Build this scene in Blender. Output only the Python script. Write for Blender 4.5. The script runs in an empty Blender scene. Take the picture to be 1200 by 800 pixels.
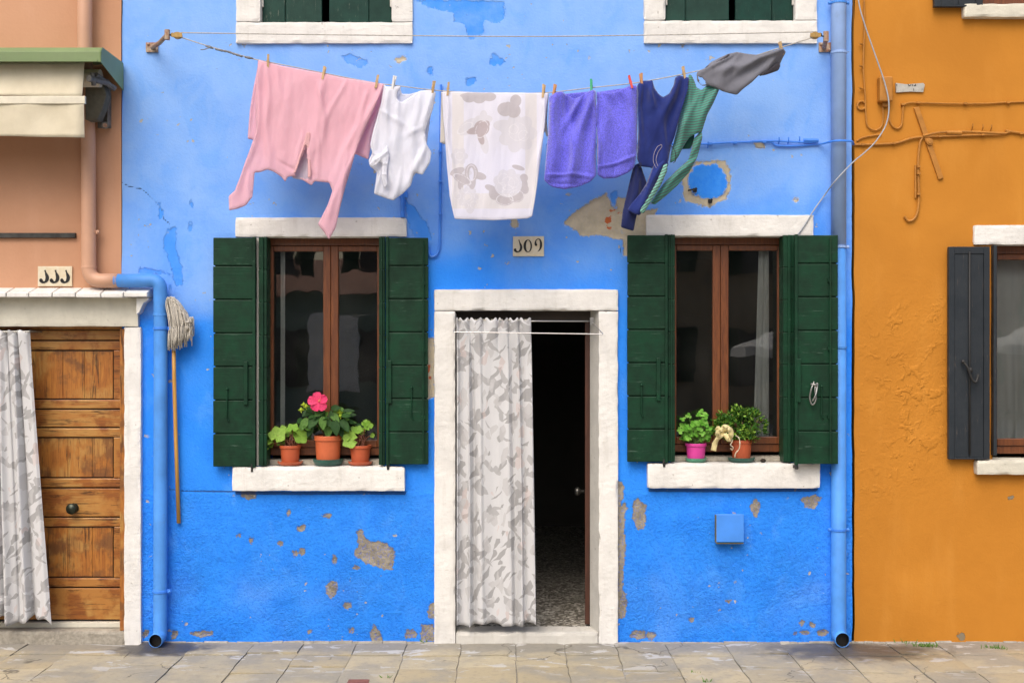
import bpy, bmesh, math, random
import numpy as np
from mathutils import Vector, Matrix, noise as mnoise
from mathutils.geometry import delaunay_2d_cdt
R = math.radians
random.seed(11)
SC = bpy.context.scene
COL = SC.collection

# ------------------------------------------------------------------ camera, sky, sun, exposure
PPM = 185.0            # photograph pixels per metre on the facade (y = 0)
DIST = 8.0             # camera distance from the facade
GZ = 752.0             # photo row of the pavement at the foot of the facade
CZ = (GZ - 400.0) / PPM
cam_d = bpy.data.cameras.new('camera'); cam = bpy.data.objects.new('camera', cam_d); COL.objects.link(cam)
cam.location = (0, -DIST, CZ); cam.rotation_euler = (R(90), 0, 0)
cam_d.sensor_width = 36; cam_d.lens = 36 * DIST / (1200 / PPM)
cam_d.clip_start = 0.05; cam_d.clip_end = 1000
SC.camera = cam

SUN_EL, SUN_AZ = R(52), R(200)      # direction towards the sun: x = sin(az), y = cos(az)
world = bpy.data.worlds.new('World'); SC.world = world; world.use_nodes = True
wn = world.node_tree; bg = wn.nodes['Background']
sky = wn.nodes.new('ShaderNodeTexSky'); sky.sky_type = 'NISHITA'; sky.sun_disc = False
sky.sun_elevation = SUN_EL; sky.sun_rotation = SUN_AZ
sky.air_density = 1.0; sky.dust_density = 6.0; sky.ozone_density = 0.6
wn.links.new(sky.outputs[0], bg.inputs[0]); bg.inputs[1].default_value = 0.145
sd = bpy.data.lights.new('sun', 'SUN'); sun = bpy.data.objects.new('sun', sd); COL.objects.link(sun)
sd.energy = 1.05; sd.angle = R(50); sd.color = (1.0, 0.965, 0.91)
dirv = Vector((math.sin(SUN_AZ) * math.cos(SUN_EL), math.cos(SUN_AZ) * math.cos(SUN_EL), math.sin(SUN_EL)))
sun.rotation_euler = dirv.to_track_quat('Z', 'Y').to_euler(); sun.location = (0, -5, 12)
vs = SC.view_settings
vs.view_transform = 'Standard'; vs.look = 'None'; vs.gamma = 1.0; vs.use_curve_mapping = False
vs.exposure = 0.45

# ------------------------------------------------------------------ coordinates
def X(px): return (px - 600.0) / PPM
def Z(py): return (GZ - py) / PPM
def P(px, py, y=0.0):
    s = (DIST + y) / DIST
    return Vector((X(px) * s, y, CZ + (400.0 - py) / PPM * s))

# ------------------------------------------------------------------ node helpers
def mk(name):
    m = bpy.data.materials.new(name); m.use_nodes = True
    return m, m.node_tree, m.node_tree.nodes['Principled BSDF']
def put(nt, sock, v):
    if isinstance(v, bpy.types.NodeSocket): nt.links.new(v, sock)
    elif v is not None:
        if isinstance(v, tuple) and len(v) == 3 and sock.type == 'RGBA': v = (*v, 1)
        sock.default_value = v
def mixc(nt, f, a, b, bt='MIX'):
    n = nt.nodes.new('ShaderNodeMix'); n.data_type = 'RGBA'; n.blend_type = bt
    put(nt, n.inputs[0], f); put(nt, n.inputs[6], a); put(nt, n.inputs[7], b); return n.outputs[2]
def mth(nt, op, a, b=None, c=None, clamp=False):
    n = nt.nodes.new('ShaderNodeMath'); n.operation = op; n.use_clamp = clamp
    put(nt, n.inputs[0], a)
    if b is not None: put(nt, n.inputs[1], b)
    if c is not None: put(nt, n.inputs[2], c)
    return n.outputs[0]
def noi(nt, vec, scale, detail=4, rough=0.55, dist=0.0):
    n = nt.nodes.new('ShaderNodeTexNoise'); put(nt, n.inputs['Vector'], vec)
    n.inputs['Scale'].default_value = scale; n.inputs['Detail'].default_value = detail
    n.inputs['Roughness'].default_value = rough; n.inputs['Distortion'].default_value = dist
    return n.outputs['Fac']
def ramp(nt, v, lo, hi, a=0.0, b=1.0):
    n = nt.nodes.new('ShaderNodeMapRange'); n.interpolation_type = 'SMOOTHSTEP'
    put(nt, n.inputs['Value'], v)
    n.inputs['From Min'].default_value = lo; n.inputs['From Max'].default_value = hi
    n.inputs['To Min'].default_value = a; n.inputs['To Max'].default_value = b
    return n.outputs['Result']
def pos(nt): return nt.nodes.new('ShaderNodeNewGeometry').outputs['Position']
def island(nt): return nt.nodes.new('ShaderNodeNewGeometry').outputs['Random Per Island']
def objc(nt): return nt.nodes.new('ShaderNodeTexCoord').outputs['Object']
def scl(nt, vec, s):
    n = nt.nodes.new('ShaderNodeMapping'); put(nt, n.inputs['Vector'], vec); n.inputs['Scale'].default_value = s
    return n.outputs[0]
def attr(nt, name):
    n = nt.nodes.new('ShaderNodeAttribute'); n.attribute_name = name; return n.outputs['Fac']
def bump(nt, b, h, strength=0.5, dist=0.01, normal=None):
    n = nt.nodes.new('ShaderNodeBump'); put(nt, n.inputs['Strength'], strength); n.inputs['Distance'].default_value = dist
    put(nt, n.inputs['Height'], h)
    if normal is not None: put(nt, n.inputs['Normal'], normal)
    if b is not None: nt.links.new(n.outputs[0], b.inputs['Normal'])
    return n.outputs[0]
def setp(nt, b, col=None, rough=None, metal=None, spec=None):
    put(nt, b.inputs['Base Color'], col)
    if rough is not None: put(nt, b.inputs['Roughness'], rough)
    if metal is not None: put(nt, b.inputs['Metallic'], metal)
    if spec is not None: put(nt, b.inputs['Specular IOR Level'], spec)

def simple(name, col, rough=0.6, var=0.12, scale=30, bs=0.15, bd=0.004, metal=0.0, spec=0.5, col2=None, dirt=0.0):
    m, nt, b = mk(name); v = objc(nt)
    n1 = noi(nt, v, scale, 5); n2 = noi(nt, v, scale * 0.2, 3)
    c2 = col2 or tuple(c * (1 - 2.5 * var) for c in col)
    f = mth(nt, 'MULTIPLY', ramp(nt, mth(nt, 'ADD', mth(nt, 'MULTIPLY', n1, .5), mth(nt, 'MULTIPLY', n2, .5)), .3, .7), 1.0 if col2 else .8)
    c = mixc(nt, f, col, c2)
    if dirt: c = mixc(nt, ramp(nt, noi(nt, v, scale * .35, 8, .7), .55, .7, 0, dirt), c, (.12, .10, .08))
    setp(nt, b, c, rough, metal, spec)
    bump(nt, b, n1, bs, bd)
    return m

# ------------------------------------------------------------------ mesh helpers
def wl(o):
    v = Vector((0, 0, 0))
    while o is not None: v += Vector(o.location); o = o.parent
    return v
def tag(o, label=None, cat=None, group=None, kind=None):
    if label: o['label'] = label
    if cat: o['category'] = cat
    if group: o['group'] = group
    if kind: o['kind'] = kind
    return o
def thing(name, loc, label, cat, group=None):
    o = bpy.data.objects.new(name, None); COL.objects.link(o); o.location = loc; o.empty_display_size = .05
    return tag(o, label, cat, group)

class MB:
    def __init__(s): s.v = []; s.f = []
    def add(s, vs, fs):
        k = len(s.v); s.v += [tuple(p) for p in vs]; s.f += [tuple(i + k for i in f) for f in fs]; return s
    def box(s, x0, x1, y0, y1, z0, z1):
        if x0 > x1: x0, x1 = x1, x0
        if y0 > y1: y0, y1 = y1, y0
        if z0 > z1: z0, z1 = z1, z0
        return s.add([(x0,y0,z0),(x1,y0,z0),(x1,y1,z0),(x0,y1,z0),(x0,y0,z1),(x1,y0,z1),(x1,y1,z1),(x0,y1,z1)],
              [(0,3,2,1),(4,5,6,7),(0,1,5,4),(1,2,6,5),(2,3,7,6),(3,0,4,7)])
    def pbox(s, p0, q0, p1, q1, y0, y1):          # photo-plane corners on the facade
        return s.box(X(p0), X(p1), y0, y1, Z(q0), Z(q1))
    def rough_box(s, x0, x1, y0, y1, z0, z1, step=.02, amp=.002, freq=9):
        bm = bmesh.new()
        def grid(o, u, w, nu, nw):
            vs = [[bm.verts.new(o + u * (i / nu) + w * (j / nw)) for j in range(nw + 1)] for i in range(nu + 1)]
            for i in range(nu):
                for j in range(nw): bm.faces.new((vs[i][j], vs[i+1][j], vs[i+1][j+1], vs[i][j+1]))
        dx, dy, dz = x1 - x0, y1 - y0, z1 - z0
        nx, ny, nz = [max(1, int(round(d / step))) for d in (dx, dy, dz)]
        ex, ey, ez = Vector((dx,0,0)), Vector((0,dy,0)), Vector((0,0,dz)); o = Vector((x0,y0,z0))
        grid(o, ex, ez, nx, nz); grid(o + ey, ez, ex, nz, nx); grid(o, ez, ey, nz, ny); grid(o + ex, ey, ez, ny, nz)
        grid(o, ey, ex, ny, nx); grid(o + ez, ex, ey, nx, ny)
        bmesh.ops.remove_doubles(bm, verts=bm.verts, dist=1e-5)
        bm.verts.index_update()
        vs = []
        for v in bm.verts:
            n = mnoise.noise_vector(v.co * freq) * amp + mnoise.noise_vector(v.co * freq * 4.3) * amp * .6
            cx = min(v.co.x - x0, x1 - v.co.x); cz_ = min(v.co.z - z0, z1 - v.co.z); cy = min(v.co.y - y0, y1 - v.co.y)
            co = v.co + n
            if sorted((cx, cy, cz_))[1] < 1e-4:         # an edge: chipped and worn
                k = max(0, mnoise.noise(v.co * 14 + Vector((3, 7, 1)))) * amp * 3.5 + amp * .9
                co += (Vector(((x0+x1)/2, (y0+y1)/2, (z0+z1)/2)) - v.co).normalized() * 0
                if cx < 1e-4: co.x += k * (1 if v.co.x < (x0+x1)/2 else -1)
                if cy < 1e-4: co.y += k * (1 if v.co.y < (y0+y1)/2 else -1)
                if cz_ < 1e-4: co.z += k * (1 if v.co.z < (z0+z1)/2 else -1)
            vs.append(co)
        s.add(vs, [[v.index for v in f.verts] for f in bm.faces]); bm.free(); return s
    def prism(s, pts, y0, y1):                    # pts in world (x, z), extruded in y
        n = len(pts)
        a = sum(pts[i][0]*pts[(i+1)%n][1]-pts[(i+1)%n][0]*pts[i][1] for i in range(n))
        if a < 0: pts = pts[::-1]
        vs = [(p[0], y0, p[1]) for p in pts] + [(p[0], y1, p[1]) for p in pts]
        return s.add(vs, [tuple(range(n)), tuple(range(2*n-1, n-1, -1))] + [(i+n, (i+1)%n+n, (i+1)%n, i) for i in range(n)])
    def xprism(s, pts, x0, x1):                   # pts (y, z), extruded in x
        n = len(pts)
        vs = [(x0, p[0], p[1]) for p in pts] + [(x1, p[0], p[1]) for p in pts]
        return s.add(vs, [tuple(range(n))[::-1], tuple(range(n, 2*n))] + [(i, (i+1)%n, (i+1)%n+n, i+n) for i in range(n)])
    def tube(s, pts, r, seg=8, cap=True):
        pts = [Vector(p) for p in pts]; n = len(pts); rr = r if isinstance(r, (list, tuple)) else [r]*n
        vs = []; t0 = (pts[1]-pts[0]).normalized(); u = t0.orthogonal().normalized()
        for i in range(n):
            t = (pts[min(i+1, n-1)] - pts[max(i-1, 0)]).normalized()
            if t.length < .5: t = t0
            u = (u - t*u.dot(t)).normalized(); w = t.cross(u)
            for k in range(seg):
                a = 2*math.pi*k/seg; vs.append(pts[i] + (u*math.cos(a)+w*math.sin(a))*rr[i])
        fs = [(i*seg+k, i*seg+(k+1)%seg, (i+1)*seg+(k+1)%seg, (i+1)*seg+k) for i in range(n-1) for k in range(seg)]
        if cap: fs += [tuple(range(seg))[::-1], tuple(range((n-1)*seg, n*seg))]
        return s.add(vs, fs)
    def lathe(s, prof, c, seg=28, sq=1.0):        # prof [(r, z)], closed by the caller
        c = Vector(c); vs = []; n = len(prof)
        for r, z in prof:
            for k in range(seg):
                a = 2*math.pi*k/seg; vs.append(c + Vector((r*math.cos(a), r*math.sin(a)*sq, z)))
        fs = [(i*seg+k, i*seg+(k+1)%seg, (i+1)*seg+(k+1)%seg, (i+1)*seg+k) for i in range(n-1) for k in range(seg)]
        return s.add(vs, fs)
    def ball(s, c, r, seg=10, ring=6, sc=(1,1,1)):
        c = Vector(c); vs = []; fs = []
        for i in range(ring+1):
            t = math.pi*i/ring
            for k in range(seg):
                a = 2*math.pi*k/seg
                vs.append(c + Vector((math.sin(t)*math.cos(a)*r*sc[0], math.sin(t)*math.sin(a)*r*sc[1], math.cos(t)*r*sc[2])))
        for i in range(ring):
            for k in range(seg): fs.append((i*seg+k, (i+1)*seg+k, (i+1)*seg+(k+1)%seg, i*seg+(k+1)%seg))
        return s.add(vs, fs)
    def build(s, name, mat, parent=None, smooth=False, bevel=0.0, solid=0.0, sub=0, attrs=None, seg=2):
        me = bpy.data.meshes.new(name); off = wl(parent)
        me.from_pydata([tuple(Vector(p) - off) for p in s.v], [], s.f); me.update()
        if attrs:
            for k, arr in attrs.items():
                a = me.attributes.new(k, 'FLOAT', 'POINT'); a.data.foreach_set('value', np.asarray(arr, dtype=np.float32))
        me.materials.append(mat)
        if smooth: me.shade_smooth()
        o = bpy.data.objects.new(name, me); COL.objects.link(o); o.parent = parent
        if solid:
            m = o.modifiers.new('solid', 'SOLIDIFY'); m.thickness = abs(solid); m.offset = -1 if solid > 0 else 1
        if bevel:
            m = o.modifiers.new('bevel', 'BEVEL'); m.width = bevel; m.segments = seg; m.limit_method = 'ANGLE'; m.angle_limit = R(35)
        if sub:
            m = o.modifiers.new('sub', 'SUBSURF'); m.levels = m.render_levels = sub
        return o

def fillet(pts, r, n=6):
    pts = [Vector(p) for p in pts]; out = [pts[0]]
    for i in range(1, len(pts)-1):
        a, b, c = pts[i-1], pts[i], pts[i+1]
        d1, d2 = (a-b).normalized(), (c-b).normalized()
        rr = min(r, (a-b).length*.49, (c-b).length*.49)
        p, q = b+d1*rr, b+d2*rr
        for k in range(n+1):
            t = k/n; out.append(p.lerp(b, t).lerp(b.lerp(q, t), t))
    out.append(pts[-1]); return out
def spline(pts, n=8):
    pts = [Vector(p) for p in pts]; q = [pts[0]*2-pts[1]] + pts + [pts[-1]*2-pts[-2]]; out = []
    for i in range(1, len(q)-2):
        for k in range(n):
            t = k/n; a, b, c, d = q[i-1], q[i], q[i+1], q[i+2]
            out.append(.5*((2*b)+(c-a)*t+(2*a-5*b+4*c-d)*t*t+(3*b-a-3*c+d)*t**3))
    out.append(pts[-1]); return out

def vnoise(x, z, freq, seed):                     # value noise, numpy
    rs = np.random.RandomState(seed); g = rs.rand(257, 257)
    u = (x*freq) % 256; v = (z*freq) % 256
    i = np.floor(u).astype(int); j = np.floor(v).astype(int); fu = u-i; fv = v-j
    fu = fu*fu*(3-2*fu); fv = fv*fv*(3-2*fv)
    return (g[i,j]*(1-fu)+g[i+1,j]*fu)*(1-fv)+(g[i,j+1]*(1-fu)+g[i+1,j+1]*fu)*fv
def fbm(x, z, freq, seed, oct=4):
    t = 0; a = 1; s = 0
    for k in range(oct): t = t + a*vnoise(x+31.7*k, z+17.3*k, freq*2**k, seed+k); s += a; a *= .5
    return t/s
def sdf(x, z, poly):                              # metres, positive inside
    n = len(poly); d = np.full(x.shape, 1e9); ins = np.zeros(x.shape, bool)
    for i in range(n):
        ax, az = poly[i]; bx, bz = poly[(i+1) % n]
        ex, ez = bx-ax, bz-az; L = ex*ex+ez*ez+1e-12
        t = np.clip(((x-ax)*ex+(z-az)*ez)/L, 0, 1)
        d = np.minimum(d, (x-ax-t*ex)**2+(z-az-t*ez)**2)
        c = ((az > z) != (bz > z)) & (x < (bx-ax)*(z-az)/(bz-az+1e-12)+ax); ins ^= c
    d = np.sqrt(d); return np.where(ins, d, -d)
def wp(pts): return [(X(a), Z(b)) for a, b in pts]
def blob(px, py, rx, ry, seed=0, n=11):
    r = random.Random(seed*7.7+px); out = []
    for k in range(n):
        a = 2*math.pi*k/n; j = r.uniform(.7, 1.25); out.append((px+rx*j*math.cos(a), py+ry*j*math.sin(a)))
    return wp(out)
def layer(x, z, polys, clampv=.12):
    d = np.full(x.shape, -clampv)
    for p in polys:
        xs = [q[0] for q in p]; zs = [q[1] for q in p]
        m = (x > min(xs)-clampv) & (x < max(xs)+clampv) & (z > min(zs)-clampv) & (z < max(zs)+clampv)
        if m.any(): d[m] = np.maximum(d[m], sdf(x[m], z[m], p))
    return d

def plaster_wall(name, x0, x1, z0, z1, holes, step, mat, parent, disp, attrs, depth=.34, wob=0.0, ybase=0.0):
    """Rendered facade: fine front grid with the openings left out, reveals, back and edges, in one mesh."""
    def lines(a, b, ex):
        l = list(np.linspace(a, b, int((b-a)/step)+1)); l = [v for v in l if all(abs(v-e) > step*.45 for e in ex)]
        return np.array(sorted(l + [e for e in ex if a < e < b]))
    xs = lines(x0, x1, [h[0] for h in holes] + [h[1] for h in holes])
    zs = lines(z0, z1, [h[2] for h in holes] + [h[3] for h in holes])
    xs[0] = x0; xs[-1] = x1; zs[0] = z0; zs[-1] = z1
    gx, gz = np.meshgrid(xs, zs, indexing='ij'); fx = gx.ravel(); fz = gz.ravel(); nz = len(zs)
    at = {k: f(fx, fz) for k, f in attrs.items()}
    y = ybase + disp(fx, fz, at)
    wx = np.zeros_like(fx)
    if wob:
        edge = np.exp(-(x1-fx)/.03)+np.exp(-(fx-x0)/.03)
        wx = (fbm(fx*0+5, fz, 6, 77, 5)-.5)*wob*edge
    vs = list(zip((fx+wx).tolist(), y.tolist(), fz.tolist()))
    cx = (xs[:-1]+xs[1:])/2; cz = (zs[:-1]+zs[1:])/2
    ok = np.ones((len(cx), len(cz)), bool)
    for h in holes:
        ok &= ~(((cx > h[0]) & (cx < h[1]))[:, None] & ((cz > h[2]) & (cz < h[3]))[None, :])
    I, J = np.nonzero(ok)
    fs = list(zip((I*nz+J).tolist(), ((I+1)*nz+J).tolist(), ((I+1)*nz+J+1).tolist(), (I*nz+J+1).tolist()))
    mb = MB(); mb.v = vs; mb.f = fs; nfront = len(vs)
    yb = ybase+depth; yf = ybase+.001
    for h in holes:
        a, b, c, d = h
        mb.add([(a,yf,c),(b,yf,c),(b,yf,d),(a,yf,d),(a,yb,c),(b,yb,c),(b,yb,d),(a,yb,d)],
               [(0,1,5,4),(1,2,6,5),(2,3,7,6),(3,0,4,7)])
    a, b, c, d = x0, x1, z0, z1
    mb.add([(a,yf,c),(b,yf,c),(b,yf,d),(a,yf,d),(a,yb,c),(b,yb,c),(b,yb,d),(a,yb,d)], [(1,0,4,5),(2,1,5,6),(3,2,6,7),(0,3,7,4)])
    n = len(mb.v)
    for k in at: at[k] = np.concatenate([at[k], np.full(n-nfront, -.12 if k != 'fade' and k != 'rough' else .3)])
    o = mb.build(name, mat, parent, attrs=at)
    me = o.data
    sm = np.zeros(len(me.polygons), bool); sm[:len(fs)] = True
    me.polygons.foreach_set('use_smooth', sm)
    return o

# ------------------------------------------------------------------ materials
def mat_blue():
    m, nt, b = mk('blue_plaster'); p = pos(nt)
    fade = attr(nt, 'fade'); ro = attr(nt, 'rough')
    cl = noi(nt, p, 1.7, 7, .6, .5); fine = noi(nt, p, 62, 5, .62); mid = noi(nt, p, 17, 7, .62, .2); big = noi(nt, p, 5, 6, .6)
    f = ramp(nt, mth(nt, 'ADD', fade, mth(nt, 'MULTIPLY', mth(nt, 'SUBTRACT', cl, .5), 1.1)), .0, 1.0)
    c = mixc(nt, f, (.024, .250, .90), (.225, .425, .85))
    c = mixc(nt, ramp(nt, big, .38, .72, 0, .35), c, mixc(nt, f, (.010, .185, .88), (.11, .31, .84)))
    c = mixc(nt, mth(nt, 'MULTIPLY', ramp(nt, noi(nt, scl(nt, p, (2.2, 1, .55)), 3, 6, .6), .55, .75, 0, .22), f), c, (.33, .50, .86))   # faded chalky wash
    c = mixc(nt, mth(nt, 'MULTIPLY', ramp(nt, mid, .5, .72, 0, .45), ro), c, (.05, .30, .95))
    mot = noi(nt, scl(nt, p, (1.3, 1, .8)), 3.4, 8, .66, .8)
    c = mixc(nt, mth(nt, 'MULTIPLY', ramp(nt, mot, .50, .68, 0, .42), f), c, (.11, .33, .85))
    c = mixc(nt, mth(nt, 'MULTIPLY', ramp(nt, mot, .46, .33, 0, .5), mth(nt, 'SUBTRACT', 1.1, f)), c, (.07, .31, .92))
    c = mixc(nt, mth(nt, 'MULTIPLY', ramp(nt, noi(nt, p, 11, 9, .72, .4), .60, .68, 0, .5), ramp(nt, mot, .42, .6)), c, mixc(nt, f, (.012, .17, .80), (.27, .45, .85)))
    # darker blue bared under the thin top coat
    ch = mth(nt, 'ADD', attr(nt, 'chip'), mth(nt, 'MULTIPLY', mth(nt, 'SUBTRACT', noi(nt, p, 18, 9, .72), .5), .09))
    chm = ramp(nt, ch, -.003, .006)
    c = mixc(nt, mth(nt, 'MULTIPLY', chm, ramp(nt, big, .3, .6, .45, .95)), c, (.05, .27, .87))
    c = mixc(nt, ramp(nt, attr(nt, 'disc'), -.002, .002), c, mixc(nt, ramp(nt, mid, .3, .7), (.022, .235, .90), (.05, .30, .92)))
    be = mth(nt, 'ADD', attr(nt, 'beige'), mth(nt, 'MULTIPLY', mth(nt, 'SUBTRACT', noi(nt, p, 26, 9, .76), .47), .075))
    bem = ramp(nt, be, -.001, .0015)
    bc = mixc(nt, ramp(nt, noi(nt, p, 14, 6, .6), .3, .7), (.56, .50, .37), (.43, .38, .28))
    ce = mth(nt, 'ADD', attr(nt, 'cement'), mth(nt, 'MULTIPLY', mth(nt, 'SUBTRACT', noi(nt, p, 30, 9, .78), .44), .075))
    cem = ramp(nt, ce, -.001, .0015)
    cc = mixc(nt, ramp(nt, noi(nt, p, 22, 7, .65), .35, .68), (.33, .30, .235), (.20, .18, .14))
    # tiny scattered chips, mostly low down
    sp = noi(nt, p, 21, 3, .5); sp2 = noi(nt, p, 2.3, 2, .5)
    spm = mth(nt, 'MULTIPLY', ramp(nt, sp, .675, .685), ramp(nt, sp2, .5, .55))
    rim = mth(nt, 'SUBTRACT', ramp(nt, be, -.007, -.003), bem)
    c = mixc(nt, mth(nt, 'MULTIPLY', rim, .5), c, (.55, .60, .70))
    c = mixc(nt, bem, c, bc); c = mixc(nt, cem, c, cc); c = mixc(nt, spm, c, (.42, .42, .40))
    br = mth(nt, 'ADD', attr(nt, 'brick'), mth(nt, 'MULTIPLY', mth(nt, 'SUBTRACT', noi(nt, p, 60, 6, .7), .5), .035))
    c = mixc(nt, ramp(nt, br, -.001, .001), c, (.50, .13, .04))
    ck = attr(nt, 'crack_sill_shade'); ckm = ramp(nt, mth(nt, 'ADD', ck, mth(nt, 'MULTIPLY', mth(nt, 'SUBTRACT', noi(nt, p, 60, 3), .5), .006)), -.0028, -.0008)
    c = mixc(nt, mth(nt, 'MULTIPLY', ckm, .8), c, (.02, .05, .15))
    setp(nt, b, c, .82, 0, .25)
    grit = noi(nt, p, 120, 3, .7)
    vary = ramp(nt, noi(nt, p, 2.6, 4, .6), .35, .65, .45, 1.0)
    h1 = mth(nt, 'ADD', mth(nt, 'MULTIPLY', mid, .30), mth(nt, 'ADD', mth(nt, 'MULTIPLY', fine, .50), mth(nt, 'MULTIPLY', grit, .26)))
    c = mixc(nt, mth(nt, 'MULTIPLY', ramp(nt, fine, .52, .36, 0, .45), ro), c, (.006, .12, .70)); put(nt, b.inputs['Base Color'], c)
    s = mth(nt, 'ADD', mth(nt, 'MULTIPLY', mth(nt, 'MULTIPLY', ro, vary), 1.0), .14)
    n1 = bump(nt, None, h1, s, .032)
    lay = mth(nt, 'SUBTRACT', 1.0, mth(nt, 'MAXIMUM', mth(nt, 'MAXIMUM', bem, cem), mth(nt, 'MAXIMUM', mth(nt, 'MULTIPLY', chm, .6), mth(nt, 'MAXIMUM', spm, ckm))))
    bump(nt, b, lay, 1.0, .004, n1)
    return m

def mat_wall(name, c1, c2, c3, chipcol, rough_gain=.7, sc=17):
    m, nt, b = mk(name); p = pos(nt); ro = attr(nt, 'rough')
    cl = noi(nt, p, 1.5, 7, .6, .4); mid = noi(nt, p, sc, 7, .6, .3); fine = noi(nt, p, 70, 5, .6)
    flake = noi(nt, p, 13, 4, .55, .25)
    c = mixc(nt, ramp(nt, cl, .3, .7), c1, c2)
    c = mixc(nt, ramp(nt, noi(nt, scl(nt, p, (2, 1, .5)), 2.4, 6, .6), .5, .75, 0, .5), c, c3)
    ce = mth(nt, 'ADD', attr(nt, 'cement'), mth(nt, 'MULTIPLY', mth(nt, 'SUBTRACT', noi(nt, p, 34, 7, .68), .5), .03))
    cem = ramp(nt, ce, -.001, .0015); c = mixc(nt, cem, c, chipcol)
    setp(nt, b, c, .8, 0, .25)
    fl = mth(nt, 'MULTIPLY', ramp(nt, flake, .49, .60), mth(nt, 'MULTIPLY', ramp(nt, ro, .35, .85), ramp(nt, noi(nt, p, 3.3, 5, .65), .42, .60)))
    n1 = bump(nt, None, mth(nt, 'ADD', mth(nt, 'MULTIPLY', mid, .6), mth(nt, 'MULTIPLY', fine, .3)), mth(nt, 'ADD', mth(nt, 'MULTIPLY', ro, rough_gain), .12), .014)
    n2 = bump(nt, None, fl, .6, .009, n1)
    bump(nt, b, mth(nt, 'SUBTRACT', 1.0, cem), 1.0, .004, n2)
    return m

def mat_stone(name, c1=(.735, .73, .705), dirt=.5):
    m, nt, b = mk(name); p = pos(nt)
    n1 = noi(nt, p, 6, 7, .6); n2 = noi(nt, p, 45, 6, .65); n3 = noi(nt, scl(nt, p, (1, 1, 3)), 14, 6, .6)
    c = mixc(nt, ramp(nt, n1, .3, .72), c1, tuple(v*.84 for v in c1))
    c = mixc(nt, ramp(nt, n3, .62, .78, 0, dirt), c, (.36, .33, .27))
    c = mixc(nt, ramp(nt, noi(nt, p, 33, 3, .5), .70, .73, 0, dirt), c, (.22, .20, .17))
    c = mixc(nt, ramp(nt, noi(nt, scl(nt, p, (5, 1, .7)), 4, 6, .65), .52, .72, 0, dirt*.55), c, (.40, .385, .34))
    setp(nt, b, c, .8, 0, .3)
    bump(nt, b, mth(nt, 'ADD', mth(nt, 'MULTIPLY', n2, .6), mth(nt, 'MULTIPLY', n3, .5)), .45, .010)
    return m

def mat_wood(name, axis, c1, c2, c3, rough=.5, wear=None, glossy=.5):
    m, nt, b = mk(name); p = pos(nt)
    s = {'x': (1.2, 10, 16), 'z': (16, 10, 1.2)}[axis]
    g1 = noi(nt, scl(nt, p, s), 3.0, 8, .62, 1.2); g2 = noi(nt, scl(nt, p, tuple(v*4 for v in s)), 3.0, 5, .6)
    pat = noi(nt, p, 7, 6, .6)
    c = mixc(nt, ramp(nt, g1, .3, .7), c1, c2)
    c = mixc(nt, ramp(nt, g2, .5, .72, 0, .6), c, c3)
    if wear is not None:
        c = mixc(nt, ramp(nt, pat, .46, .62, 0, .8), c, wear)
        c = mixc(nt, mth(nt, 'MULTIPLY', ramp(nt, noi(nt, p, 4.5, 5, .6), .5, .62), ramp(nt, g1, .35, .6)), c, (.40, .21, .055))
        c = mixc(nt, ramp(nt, noi(nt, scl(nt, p, tuple(v*.5 for v in s)), 5, 8, .7, .5),   .55, .64, 0, .8), c, tuple(v*.35 for v in c3))
    setp(nt, b, c, rough, 0, glossy)
    bump(nt, b, mth(nt, 'ADD', g1, mth(nt, 'MULTIPLY', g2, .6)), .35, .003)
    return m

def mat_shutter(name, c1, c2, worn, axis='x', wf=.35):
    m, nt, b = mk(name); p = pos(nt)
    s = {'x': (1.5, 5, 22), 'z': (22, 5, 1.5)}[axis]
    g = noi(nt, scl(nt, p, s), 3, 7, .6, .5); r = noi(nt, p, 9, 7, .65)
    c = mixc(nt, ramp(nt, r, .3, .7), c1, c2)
    w = mth(nt, 'MULTIPLY', ramp(nt, noi(nt, scl(nt, p, tuple(v*.7 for v in s)), 7, 9, .76), .60, .66), ramp(nt, noi(nt, p, 3.1, 3), .42, .55))
    c = mixc(nt, mth(nt, 'MULTIPLY', w, wf), c, worn)
    c = mixc(nt, mth(nt, 'MULTIPLY', ramp(nt, island(nt), 0, 1), .3), c, tuple(v*.6 for v in c1))
    setp(nt, b, c, ramp(nt, r, .3, .7, .38, .6), 0, .22)
    bump(nt, b, mth(nt, 'ADD', g, mth(nt, 'MULTIPLY', r, .5)), .35, .003)
    return m

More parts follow.
